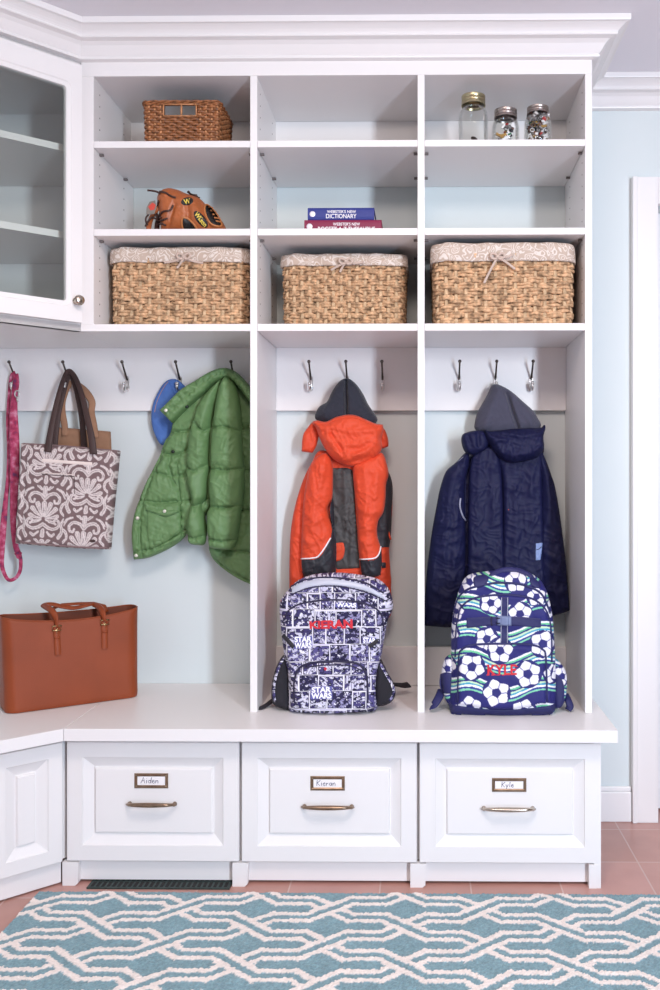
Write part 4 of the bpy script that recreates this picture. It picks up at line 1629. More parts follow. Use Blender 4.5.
def tote():
    Y = 2.62
    t = thing('damask_tote', W(66, 545, Y), 'damask print tote bag in grey plum and cream with dark straps', 'tote bag')
    out = smooth_poly([(23, 443, 1), (48, 444.5), (75, 446.5), (100, 449), (119.6, 450.5, 1), (116.5, 480), (113, 515), (110.2, 549.5, 1), (80, 548.5), (45, 546), (17, 543.5, 1), (19.3, 500), (21.5, 470)], 5)
    def disp(Q, d):
        return .004 * fbm(Q[:, 0] / 18, Q[:, 1] / 22, 3) - .0035 * np.exp(-((Q[:, 0] - 26 - (543 - Q[:, 1]) * .04) / 2.2) ** 2)
    mb, cols = inflate(out, Y, .030, .035, 7, step=.5, power=2.2, disp=disp, col=damask)
    clean(mb.build('bag_body', M['damask'], t, smooth=True, cols=cols, recalc=True))
    bv = bvh_of(mb)
    rimm = MB(); rimm.tube(drape_line(bv, [(23.5, 444), (48, 445.2), (75, 447.2), (100, 449.7), (119, 451.2)], .0016), .0022, 6)
    rimm.build('rim_binding', M['binding'], t, smooth=True)
    p = patch(bv, smooth_poly([(41.5, 458.6, 1), (92.5, 462.2, 1), (92.2, 465.6, 1), (41.3, 462.0, 1)], 3), .002, 1.2, .6, .0005)
    pk = p.build('pocket_band', M['cream_trim'], t, smooth=True)
    z = MB(); z.tube(drape_line(bv, [(41, 472.6), (56, 473.6), (75, 474.9)], .001, 3), .0014, 6); z.build('zip_tape', M['cream_trim'], t, smooth=True)
    z = MB(); z.tube(drape_line(bv, [(42, 474.4), (56, 475.4), (74, 476.6)], .0006, 3), .0011, 6, mi=0)
    z.tube(drape_line(bv, [(74.3, 476), (74.6, 485), (74.6, 494)], .0006, 3), .0008, 6)
    z.build('pocket_opening', M['dark_strap'], t, smooth=True)
    bs = MB(); bs.tube(drape_line(bv, [(20, 541.8), (45, 544.3), (80, 546.8), (108.5, 547.8)], .001), .0028, 6); bs.build('base_binding', M['binding'], t, smooth=True)
    tg = MB(); patch(bv, [(92.5 + 3.4 * math.cos(a), 541 + 1.7 * math.sin(a)) for a in np.linspace(0, 2 * PI, 14)[:-1]], .0016, 1, .6, .0003, mb=tg); tg.build('oval_badge', M['dark_strap'], t, smooth=True)
    k = 2.62 / F
    # front handle
    pts, w_ = path3([(47.5, 452, 2.586, 3.6), (49.5, 440, 2.588, 3.5), (53, 420, 2.60, 3.0), (58.0, 398, 2.625, 2.7), (63.5, 380, 2.652, 2.6), (68.2, 371.2, 2.676, 2.6), (74, 375.5, 2.672, 2.6), (80, 389, 2.645, 2.7), (85, 408, 2.615, 2.9), (89.5, 428, 2.595, 3.3), (92, 440, 2.586, 3.5), (93.5, 454, 2.584, 3.6)])
    mb = MB(); mb.tube(pts, [x * k for x in w_], 10, flat=.34, up=(0.1, -1, 0)); mb.build('handle', M['dark_strap'], t, smooth=True)
    pts, w_ = path3([(54.5, 450, 2.650, 3.2), (56, 432, 2.652, 3.0), (59, 412, 2.658, 2.6), (64, 391, 2.672, 2.5), (68.6, 376.5, 2.684, 2.4), (73, 380, 2.684, 2.4), (78.0, 398, 2.672, 2.6), (82, 420, 2.660, 2.9), (84.5, 451, 2.652, 3.2)])
    mb = MB(); mb.tube(pts, [x * k for x in w_], 10, flat=.34, up=(0.1, -1, 0)); mb.build('handle', M['dark_strap'], t, smooth=True)
    # plain tan bag
    Y2 = 2.682
    b = thing('tan_cloth_bag', W(80, 530, Y2), 'plain tan bag hanging behind the damask tote', 'tote bag')
    out = smooth_poly([(55.5, 427, 1), (80, 429), (110.8, 431.5, 1), (112, 470), (111, 500), (108, 533, 1), (60, 531), (38, 529, 1), (41, 480), (48, 445)], 4)
    mb, _ = inflate(out, Y2, .012, .012, 6, step=1.0, disp=lambda Q, d: .003 * fbm(Q[:, 0] / 12, Q[:, 1] / 14, 8))
    clean(mb.build('bag_body', M['burlap'], b, smooth=True))
    for ctl in ([(65, 436, 2.668, 3.2), (64.5, 425, 2.670, 3.2), (62.0, 412, 2.672, 3.6), (61.8, 402, 2.674, 3.8), (65.0, 391, 2.678, 3.6), (69, 384.5, 2.684, 2.6), (69.8, 380.5, 2.688, 1.6)],
                [(95.5, 438, 2.668, 3.4), (93.5, 425, 2.670, 3.6), (91.5, 412, 2.672, 3.2), (92.0, 402, 2.674, 3.4), (86.5, 393, 2.678, 3.8), (79.5, 386, 2.682, 3.2), (71.5, 380.5, 2.688, 1.8)]):
        pts, w_ = path3(ctl)
        mb = MB(); mb.tube(pts, [x * k for x in w_], 8, flat=.3, up=(.25, -1, 0)); mb.build('handle', M['burlap'], b, smooth=True)


tote()

# ================================================================ BASEBALL GLOVE
M['glove'] = mat('brown_glove_leather', (168, 92, 48), rough=.42, bump=.25, bscale=120, vary=.16, vscale=22)
M['glove_tan'] = mat('tan_glove_binding', (186, 116, 66), rough=.45)
M['glove_dark'] = mat('dark_glove_leather', (62, 34, 26), rough=.5)
M['glove_black'] = mat('black_glove_patch', (22, 18, 18), rough=.5)
M['yellow'] = mat('yellow_embroidery', (226, 200, 82), rough=.6)
M['grey_tag'] = mat('grey_hang_tag', (128, 120, 112), rough=.6)
M['red_tag'] = mat('red_tag_print', (206, 72, 58), rough=.6)


def glove():
    Y = 2.51
    g = lambda pts: pxs(pts, 6, 130, 180)
    t = thing('baseball_glove', W(187, 226, Y), 'brown leather baseball glove lying palm down on the shelf', 'baseball glove')
    out = smooth_poly(g([(170, 118), (200, 72), (245, 58), (300, 68), (345, 88), (418, 113), (455, 146), (492, 172), (530, 222), (562, 262), (572, 296), (560, 330), (480, 340), (360, 340), (260, 336), (200, 330), (190, 270), (182, 200)]), 6)
    def ridge(Q):
        x = (Q[:, 0] - 130) * 6; y = (Q[:, 1] - 180) * 6
        r = 0
        for ax, ay, bx, by in ((250, 330, 300, 180), (390, 330, 370, 160), (500, 300, 430, 140)):
            d = line_dist(np.stack([x, y], -1), [(ax, ay), (bx, by)])
            r = r - .007 * np.exp(-(d / 16) ** 2)
        return r
    mb, _ = inflate(out, Y, .058, .075, 14, step=.5, disp=lambda Q, d: ridge(Q) + .002 * fbm(Q[:, 0] / 6, Q[:, 1] / 6, 2))
    base = [(x, y, max(z, z_s[1][1] + .0008)) for x, y, z in mb.v]; mb.v = base
    clean(mb.build('glove_shell', M['glove'], t, smooth=True))
    bv = bvh_of(mb)
    # openings with a tan edge
    for o in ([(316, 228), (345, 232), (378, 258), (400, 292), (395, 305), (330, 305), (312, 270)], [(452, 152), (478, 158), (512, 195), (540, 240), (548, 272), (528, 278), (488, 262), (462, 228), (448, 185)]):
        s = smooth_poly(g(o), 5)
        p = patch(bv, s, .0012, 1, .6, .0004); op = p.build('finger_opening', M['glove_black'], t, smooth=True)
        e = MB(); e.tube(drape_line(bv, g(o), .001, 5, closed=True), .0028, 8, closed=True); e.build('edge_binding', M['glove_tan'], op, smooth=True)
    # laces rungs over the far opening
    for i, (a, b) in enumerate((((470, 165), (498, 168)), ((482, 185), (515, 190)), ((494, 208), (530, 214)), ((504, 228), (542, 236)), ((514, 248), (550, 256)))):
        l = MB(); l.tube(drape_line(bv, g([a, b]), .003, 4), .0024, 6); l.build('lace', M['glove_tan'], t, smooth=True)
    # patches
    def oval(c, rx, ry, ang):
        a = math.radians(ang)
        return g([(c[0] + rx * math.cos(q) * math.cos(a) - ry * math.sin(q) * math.sin(a), c[1] + rx * math.cos(q) * math.sin(a) + ry * math.sin(q) * math.cos(a)) for q in np.linspace(0, 2 * PI, 28)[:-1]])
    def badge(c, rx, ry, ang, txt, w_, h_):
        p = patch(bv, oval(c, rx, ry, ang), .0018, 1.0, .5, .0004)
        po = p.build('logo_patch', M['glove_black'], t, smooth=True)
        bp = bvh_of(p)
        a = math.radians(ang)
        def R(x, y): return (c[0] + x * math.cos(a) - y * math.sin(a), c[1] + x * math.sin(a) + y * math.cos(a))
        q = g([R(-w_, -h_), R(w_, -h_), R(w_, h_), R(-w_, h_)])
        tx = MB(); text_on(tx, bp, txt, q, .0007, bold=.03, fallback=Y - .05); tx.build('logo_lettering', M['yellow'], po, recalc=False)
    badge((343, 128), 38, 25, -12, 'W', 21, 15)
    badge((425, 236), 62, 27, 52, 'Wilson', 50, 14)
    # web and tangled laces on the thumb side
    Y2 = 2.50
    for i, (ctl, r) in enumerate((([(182, 150), (150, 190), (125, 235), (112, 290), (120, 318)], .0075), ([(205, 160), (185, 210), (165, 255), (160, 320)], .0075), ([(235, 175), (215, 230), (205, 270), (202, 320)], .0065))):
        pts = [W(*p, Y2 - .010 * math.sin(j * .5)) for j, p in enumerate(smooth_poly(g(ctl), 5, False))]
        l = MB(); l.tube([(p.x, p.y, max(p.z, z_s[1][1] + .006)) for p in pts], r, 8, flat=.5, up=(0, -1, 0)); l.build('web_strip', M['glove'] if i != 1 else M['glove_dark'], t, smooth=True)
    for ctl in ([(105, 62), (130, 64), (160, 70), (182, 82)], [(182, 72), (215, 80), (250, 100), (275, 108)], [(350, 66), (362, 84), (390, 98), (418, 108)], [(345, 70), (372, 88), (402, 92)], [(175, 125), (160, 190), (175, 215), (200, 190), (240, 180), (258, 150)], [(92, 280), (104, 255), (130, 225), (150, 230), (180, 245), (225, 230)],
                [(112, 205), (95, 230), (100, 262), (120, 285)], [(150, 205), (165, 225), (190, 225)], [(160, 270), (190, 262), (215, 270)]):
        P = smooth_poly(g(ctl), 6, False)
        pts = []
        for p in P:
            h = hit(bv, p[0], p[1], .003)
            pts.append(h if h is not None else W(p[0], p[1], Y2 - .006))
        l = MB(); l.tube(pts, .0028, 6); l.build('lace', M['glove_dark'], t, smooth=True)
    tgm = MB()
    q = smooth_poly(g([(118, 130, 1), (152, 122, 1), (160, 165, 1), (146, 204, 1), (98, 208, 1), (100, 165)]), 3)
    m2, _ = inflate(q, Y2 - .018, .0012, .0012, 1, step=.6)
    tg = m2.build('hang_tag', M['grey_tag'], t); clean(tg)
    bt_ = bvh_of(m2)
    p = patch(bt_, smooth_poly(g([(108, 160, 1), (134, 134, 1), (156, 148, 1), (146, 178, 1), (122, 184, 1)]), 2), .0006, .6, .5, .0001)
    p.build('tag_print', M['red_tag'], tg)


glove()

# ================================================================ JACKETS
def seam_min(Q, lines):
    dm = np.full(len(Q), 1e3)
    for l in lines:
        dm = np.minimum(dm, line_dist(Q, l))
    return dm


def quilt(Q, lines, a=.008, s=1.1, puff=.007, s2=5.0, crinkle=.0042, seed=1):
    d = seam_min(Q, lines)
    h = puff * (1 - np.exp(-(d / s2) ** 2)) - a * np.exp(-(d / s) ** 2)
    return h + crinkle * np.exp(-(d / 6) ** 2) * vnoise(Q[:, 0] / 2.2, Q[:, 1] / 3.5, seed) + .0016 * fbm(Q[:, 0] / 7, Q[:, 1] / 9, seed + 3)


def folds(Q, lines, amp=.006, w=2.4):
    """Raised creases along polylines (amp may be negative)."""
    h = 0
    for l in lines:
        if len(l) == 3 and not hasattr(l[0], '__len__'):
            continue
        h = h + amp * np.exp(-(line_dist(Q, l) / w) ** 2)
    return h


def crease(Q, seed, amp=.0035, ang=25, lx=5.0, ly=16.0):
    """Soft ridged wrinkles of limp cloth, running mostly along one direction."""
    a = math.radians(ang)
    x = Q[:, 0] * math.cos(a) + Q[:, 1] * math.sin(a); y = -Q[:, 0] * math.sin(a) + Q[:, 1] * math.cos(a)
    x = x + 5 * vnoise(Q[:, 0] / 14, Q[:, 1] / 14, seed + 2); y = y + 5 * vnoise(Q[:, 0] / 14, Q[:, 1] / 14, seed + 5)
    r1 = (1 - np.abs(vnoise(x / lx, y / ly, seed))) ** 3
    r2 = (1 - np.abs(vnoise(y / (lx * .8), x / (ly * .8), seed + 7))) ** 4
    return amp * (r1 + .7 * r2 - .5)


def piece(name, parent, m, outline, Y, tf, tb, R, disp=None, step=.9, power=2.0, n=5, bv=None, tilt=None):
    sd = len(outline) * 3 + int(outline[0][0] * 7) % 50
    wr = {'green': (.0030, 20), 'orange': (.0034, -25), 'navy': (.0036, 15), 'fleece_grey': (.0020, 60), 'fleece_slate': (.0020, 60), 'cap_blue': (.002, 40)}.get(m, (.0025, 0))
    d0 = disp
    disp = lambda Q, d: (d0(Q, d) if d0 is not None else 0) + crease(Q, sd, wr[0], wr[1]) * np.clip(d / 4, 0, 1)
    mb, _ = inflate(smooth_poly(outline, n), Y, tf, tb, R, step=step, power=power, disp=disp, tilt=tilt)
    o = clean(mb.build(name, M[m], parent, smooth=True))
    if bv is not None: bv.append(mb)
    return o, mb


def decal(name, parent, m, bvh, outline, thick=.0025, R=1.5, step=.8, n=4, sink=.0008, disp=None):
    p = patch(bvh, smooth_poly(outline, n), thick, R, step, sink, disp=disp)
    return p.build(name, M[m] if isinstance(m, str) else m, parent, smooth=True), p


def cord(name, parent, m, bvh, pts, r, lift=.0, n=5, flat=1.0, nseg=6, closed=False):
    l = MB(); l.tube(drape_line(bvh, pts, lift, n, closed), r, nseg, flat=flat, up=(0, -1, 0) if flat != 1.0 else None, closed=closed)
    return l.build(name, M[m], parent, smooth=True)


M['green'] = mat('green_padded_nylon', (98, 132, 84), rough=.56, bump=.14, bscale=150)
M['green_dark'] = mat('dark_green_stitching', (44, 76, 46), rough=.8)
M['snap_light'] = mat('pale_snap_button', (226, 222, 210), rough=.3, metal=.5)
M['snap_dark'] = mat('dark_snap_button', (28, 40, 32), rough=.35, metal=.3)
M['cap_blue'] = mat('blue_cap_cloth', (78, 116, 186), rough=.75, bump=.2, bscale=300)
M['orange_thread'] = mat('orange_stitch', (208, 150, 92), rough=.7)
M['orange'] = mat('orange_ski_nylon', (216, 72, 36), rough=.66, bump=.14, bscale=160, sheen=.1)
M['charcoal'] = mat('charcoal_nylon', (62, 60, 60), rough=.6, bump=.14, bscale=160)
M['black_nylon'] = mat('black_nylon', (40, 42, 50), rough=.6, bump=.14, bscale=160)
M['fleece_grey'] = mat('dark_grey_fleece', (54, 56, 66), rough=.95, bump=.5, bscale=420, sheen=.2, spec=.15)
M['fleece_slate'] = mat('slate_fleece', (76, 76, 92), rough=.95, bump=.5, bscale=420, sheen=.2, spec=.15)
M['reflective'] = mat('white_piping', (244, 242, 246), rough=.4)
M['navy'] = mat('navy_nylon', (17, 20, 60), rough=.62, bump=.12, bscale=160, spec=.3)
M['pale_blue'] = mat('pale_blue_tag', (128, 148, 196), rough=.5)
M['grey_trim'] = mat('grey_reflective_trim', (150, 152, 172), rough=.4)


def blue_cap():
    z = lambda p: pxs(p, 3.807, 110, 340)
    t = thing('blue_cap', W(166, 440, 2.69), 'blue cloth cap hanging behind the green jacket collar', 'cap')
    o, mb = piece('cap_crown', t, 'cap_blue', z([(245, 148), (275, 165), (300, 200), (315, 270), (300, 340), (255, 385), (205, 400), (186, 390), (165, 345), (157, 300), (162, 250), (182, 200), (212, 158)]), 2.700, .012, .009, 7,
                  disp=lambda Q, d: .0025 * fbm(Q[:, 0] / 9, Q[:, 1] / 12, 4))
    bv = bvh_of(mb)
    cord('seam', t, 'cap_blue', bv, z([(225, 165), (240, 195), (262, 230), (290, 262)]), .0016, .0004)
    cord('stitching', t, 'orange_thread', bv, z([(222, 158), (205, 180), (188, 212), (176, 245), (170, 275)]), .0007, .0002)


def snap(parent, m, bvh, px, py, r=.0052):
    c = hit(bvh, px, py, .0005)
    if c is None: return
    k = MB(); k.lathe([(.0003, -.0042), (r * .7, -.0040), (r, -.0022), (r * 1.05, .001)], c, 14, 'Y', caps=False)
    k.build('snap_button', M[m], parent, smooth=True)


def green_jacket():
    z = lambda p: pxs(p, 3.807, 110, 340)
    t = thing('green_jacket', W(200, 560, 2.66), 'green quilted down jacket hanging by its collar in the bay beside the handbag', 'jacket')
    L = [z(l) for l in ([(120, 610), (200, 618), (300, 612), (400, 600)], [(160, 500), (250, 520), (330, 505), (420, 480)], [(195, 430), (260, 440), (330, 405)], [(240, 355), (310, 345), (380, 300)],
                        [(232, 352), (190, 470), (150, 560), (126, 640), (122, 740), (128, 832)], [(92, 806), (150, 798), (225, 765), (292, 720)], [(262, 470), (268, 560), (275, 620), (280, 740)], [(240, 430), (232, 480), (240, 520), (262, 560)])]
    body_f = []
    _, b1 = piece('front_panel', t, 'green', z([(255, 270), (232, 350), (210, 385), (190, 440), (160, 500), (133, 555), (108, 620), (91, 680), (85, 750), (92, 836, 1), (150, 828), (225, 795), (270, 765), (297, 735), (330, 700), (420, 600), (470, 400), (470, 200), (440, 130), (380, 150), (300, 220)]),
                  2.666, .026, .014, 9, disp=lambda Q, d: quilt(Q, L, seed=2))
    L2 = [z(l) for l in ([(370, 330), (480, 345), (575, 340)], [(370, 490), (480, 500), (575, 495)], [(370, 640), (480, 650), (575, 640)], [(375, 770), (480, 800), (575, 810)], [(380, 815), (450, 872), (530, 912), (575, 915)])]
    _, b2 = piece('back_panel', t, 'green', z([(440, 130), (500, 160), (545, 230), (570, 330), (574, 600), (576, 930), (530, 928), (450, 885), (385, 822), (376, 740), (372, 600), (380, 400), (400, 220)]),
                  2.676, .020, .024, 9, disp=lambda Q, d: quilt(Q, L2, seed=6))
    s1 = [z(l) for l in ([(290, 480), (330, 500), (385, 470)], [(300, 620), (330, 632), (375, 612)], [(340, 330), (365, 350), (395, 330)], [(296, 745), (330, 752), (370, 742)])]
    w1 = [z(l) for l in ([(395, 200), (370, 290), (350, 380), (345, 440)], [(330, 500), (325, 560), (335, 610)], [(322, 650), (318, 700)])]
    _, m1 = piece('sleeve', t, 'green', z([(430, 150), (400, 170), (345, 235), (312, 330), (300, 400), (292, 480), (298, 545), (312, 600), (305, 640), (295, 690), (297, 740), (304, 773), (335, 781), (362, 775), (369, 720), (362, 670), (352, 630), (372, 590), (379, 500), (382, 420), (388, 340), (405, 260), (425, 200)]),
                  2.640, .036, .028, 10, disp=lambda Q, d: quilt(Q, s1, seed=3, a=.010, puff=.008) + folds(Q, w1, .004, 2.5))
    s2 = [z(l) for l in ([(380, 340), (440, 330), (505, 350)], [(380, 490), (440, 495), (515, 490)], [(375, 632), (440, 636), (510, 628)], [(372, 752), (430, 764), (490, 758)])]
    w2 = [z(l) for l in ([(440, 170), (430, 250), (410, 330)], [(470, 350), (450, 420)], [(400, 540), (420, 600)], [(480, 540), (470, 600)], [(400, 680), (430, 720)])]
    _, m2 = piece('sleeve', t, 'green', z([(440, 140), (412, 200), (392, 330), (385, 430), (384, 500), (379, 560), (383, 625), (372, 660), (372, 720), (377, 770), (384, 789), (420, 797), (465, 797), (481, 770), (496, 700), (500, 650), (509, 610), (514, 520), (509, 450), (504, 380), (500, 300), (495, 230), (475, 165)]),
                  2.630, .042, .032, 13, disp=lambda Q, d: quilt(Q, s2, seed=5, a=.010, puff=.009) + folds(Q, w2, .004, 3))
    c1 = [z(l) for l in ([(215, 290), (290, 222), (380, 148), (440, 124), (490, 148), (560, 240)], [(255, 205), (285, 240)], [(330, 165), (348, 195)])]
    _, mc = piece('collar', t, 'green', z([(190, 268, 1), (225, 235), (270, 190), (330, 152), (380, 122), (430, 106), (475, 118), (520, 160), (552, 205), (566, 250), (552, 262), (525, 228), (490, 180), (450, 150), (400, 166), (360, 205), (300, 258), (238, 318, 1)]),
                  2.632, .030, .020, 5, disp=lambda Q, d: quilt(Q, c1, a=.003, puff=.003, seed=8))
    bf = bvh_of(b1)
    pk, pm = decal('pocket', t, 'green', bf, z([(140, 640, 1), (200, 650), (270, 650, 1), (276, 735), (255, 762), (205, 785), (150, 800, 1), (140, 720)]), .006, 3)
    bp = bvh_of(b1, pm)
    fl, fm = decal('pocket_flap', t, 'green', bp, z([(132, 622, 1), (200, 630), (276, 624, 1), (272, 648), (240, 664), (207, 672), (165, 657), (133, 648, 1)]), .0065, 2.5)
    cord('flap_edge', fl, 'green_dark', bvh_of(b1, pm, fm), z([(134, 649), (165, 658), (207, 673), (240, 665), (271, 650)]), .0006, .0)
    allb = bvh_of(b1, b2, m1, m2, mc, fm, pm)
    for px, py in ((213, 268), (208, 652), (105, 678), (100, 820)):
        q = z([(px, py)])[0]; snap(t, 'snap_light', allb, q[0], q[1])
    for px, py in ((240, 425), (138, 541), (292, 253)):
        q = z([(px, py)])[0]; snap(t, 'snap_dark', allb, q[0], q[1])
    c = W(XW and 231.8, 371, 2.668)
    lp = MB(); lp.tube([c + Vector((-.012, -.004, -.020)), c + Vector((-.006, 0, -.004)), c + Vector((0, .004, .002)), c + Vector((.007, 0, -.004)), c + Vector((.013, -.004, -.020))], .0022, 6)
    lp.build('hanging_loop', M['green_dark'], t, smooth=True)


def orange_jacket():
    z = lambda p: pxs(p, 3.807, 260, 340)
    t = thing('orange_jacket', W(340, 620, 2.66), 'orange and charcoal ski jacket hanging by its grey lined hood', 'jacket')
    fb = [z(l) for l in ([(150, 600), (140, 750), (130, 900)], [(480, 560), (478, 700), (470, 850)])]
    _, b = piece('body', t, 'orange', z([(230, 420), (195, 470), (165, 530), (136, 620), (119, 710), (113, 800), (112, 935), (120, 1060), (250, 1080), (480, 1070), (499, 940), (497, 880), (492, 800), (496, 740), (504, 640), (502, 560), (492, 510), (470, 450), (420, 430), (320, 440)]),
                 2.668, .026, .030, 10, disp=lambda Q, d: folds(Q, fb, .004, 4) + .002 * fbm(Q[:, 0] / 8, Q[:, 1] / 12, 2))
    bb = bvh_of(b)
    fp = [z(l) for l in ([(320, 500), (325, 600), (330, 720)], [(345, 640), (350, 760), (345, 860)])]
    _, pm = decal('front_panel', t, 'charcoal', bb, z([(272, 486, 1), (345, 490), (357, 530), (364, 640), (374, 760), (386, 868, 1), (290, 874, 1), (280, 780), (272, 640)]), .0035, 2, disp=lambda Q, d: folds(Q, fp, .004, 2.5))
    b2 = bvh_of(b, pm)
    _, pp = decal('small_pocket', t, 'orange', b2, z([(286, 773, 1), (318, 770, 1), (323, 800), (316, 830), (296, 842), (286, 838)]), .006, 2)
    decal('hem_band', t, 'orange', b2, z([(280, 880, 1), (388, 872, 1), (392, 940, 1), (280, 944, 1)]), .004, 2)
    decal('side_panel', t, 'black_nylon', bb, z([(480, 505), (494, 512), (505, 560), (503, 640), (498, 745), (492, 790, 1), (440, 792, 1), (440, 740), (448, 690), (465, 655), (474, 600)]), .003, 1.5)
    decal('side_strap', t, 'black_nylon', bb, z([(450, 846, 1), (480, 846, 1), (480, 868, 1), (450, 868, 1)]), .004, 1)
    ls = [z(l) for l in ([(200, 520), (215, 620), (205, 720)], [(245, 480), (235, 560)], [(180, 660), (215, 690), (255, 670)], [(175, 760), (215, 770), (250, 745)], [(230, 600), (255, 640)])]
    sl, s1 = piece('sleeve', t, 'orange', z([(255, 430), (215, 445), (190, 480), (175, 545), (165, 620), (160, 700), (158, 770), (156, 830), (160, 880), (180, 905), (250, 903), (283, 885), (288, 800), (281, 730), (263, 660), (261, 640), (275, 600), (278, 520), (276, 470)]),
                   2.634, .040, .030, 13, disp=lambda Q, d: folds(Q, ls, .0045, 2.8) + .003 * fbm(Q[:, 0] / 6, Q[:, 1] / 8, 7))
    rs = [z(l) for l in ([(400, 500), (410, 600), (400, 700)], [(450, 500), (440, 600)], [(380, 640), (420, 660), (460, 650)], [(385, 760), (420, 770), (450, 755)], [(390, 700), (440, 720)])]
    sr, s2 = piece('sleeve', t, 'orange', z([(360, 460), (354, 510), (362, 600), (370, 680), (372, 760), (378, 830), (385, 895), (420, 908), (458, 895), (463, 840), (459, 790), (446, 740), (450, 690), (470, 655), (478, 600), (480, 550), (489, 515), (485, 480), (465, 430), (420, 440)]),
                   2.634, .040, .030, 13, disp=lambda Q, d: folds(Q, rs, .0045, 2.8) + .003 * fbm(Q[:, 0] / 6, Q[:, 1] / 8, 9))
    k1, k2 = bvh_of(s1), bvh_of(s2)
    decal('cuff', sl, 'black_nylon', k1, z([(266, 640), (279, 610), (284, 700), (291, 790), (289, 880), (285, 888, 1), (180, 906), (160, 884, 1), (156, 836, 1), (222, 828), (268, 757, 1), (272, 720)]), .002, 1.2)
    decal('cuff', sr, 'black_nylon', k2, z([(379, 838, 1), (440, 833), (462, 790, 1), (464, 850), (459, 896, 1), (420, 909), (386, 897, 1)]), .002, 1.2)
    cord('piping', sl, 'reflective', k1, z([(157, 833), (200, 830), (222, 823), (248, 788), (268, 754)]), .0022, .0015)
    cord('piping', sr, 'reflective', k2, z([(380, 835), (430, 832), (447, 822), (455, 805), (459, 786)]), .0022, .0015)
    # grey fleece lining of the hood
    cr = z([(328, 150), (331, 230), (333, 310)])
    _, fl = piece('hood_lining', t, 'fleece_grey', z([(215, 305), (216, 270), (230, 250), (255, 235), (275, 195), (300, 160), (322, 147), (345, 150), (372, 175), (395, 210), (412, 245), (432, 275), (447, 308), (400, 340), (300, 340)]),
                  2.664, .040, .032, 14, disp=lambda Q, d: folds(Q, [cr], -.022, 1.6) + folds(Q, [z([(290, 190), (262, 260), (255, 300)]), z([(372, 190), (395, 260), (400, 300)])], .006, 4))
    # flaps of the collar
    piece('collar_flap', t, 'orange', z([(205, 308), (180, 335), (163, 365), (158, 425, 1), (200, 430, 1), (216, 400), (226, 350), (222, 315)]), 2.650, .014, .012, 4)
    piece('collar_flap', t, 'orange', z([(450, 325), (474, 340), (488, 378), (489, 405, 1), (462, 412), (450, 370)]), 2.650, .014, .012, 4)
    hf = [z(l) for l in ([(260, 330), (265, 380), (300, 420), (310, 445)], [(235, 340), (262, 350), (280, 330)], [(290, 380), (320, 400), (330, 425)], [(300, 340), (350, 355), (420, 345)], [(360, 440), (410, 425), (440, 395)], [(430, 330), (445, 360), (450, 395)], [(340, 400), (380, 400), (410, 385)])]
    hd = [z(l) for l in ([(275, 360), (300, 395), (315, 420)], [(250, 350), (275, 345)], [(310, 470), (360, 465), (420, 445)])]
    _, hm = piece('hood', t, 'orange', z([(197, 316, 1), (216, 306), (250, 311), (290, 293), (335, 284), (370, 288), (405, 303), (440, 318), (468, 322, 1), (470, 345), (462, 375), (465, 410), (448, 440), (415, 465), (365, 482), (320, 476), (275, 450), (245, 410), (225, 370), (213, 335)]),
                  2.625, .044, .030, 12, disp=lambda Q, d: folds(Q, hf, .006, 2.6) + folds(Q, hd, -.006, 1.8) + .003 * fbm(Q[:, 0] / 5, Q[:, 1] / 5, 11))
    cord('hood_hem', t, 'orange', bvh_of(hm), z([(205, 318), (250, 318), (290, 301), (335, 292), (370, 296), (405, 311), (440, 325), (464, 329)]), .0018, .0002)
    c = W(260 + 494 / 3.807, 340 + 748 / 3.807, 2.650)
    zp = MB(); zp.tube([c + Vector((-.004, 0, .014)), c, c + Vector((.003, 0, -.010))], .003, 6, flat=.5); zp.build('zip_pull', M['orange'], t, smooth=True)


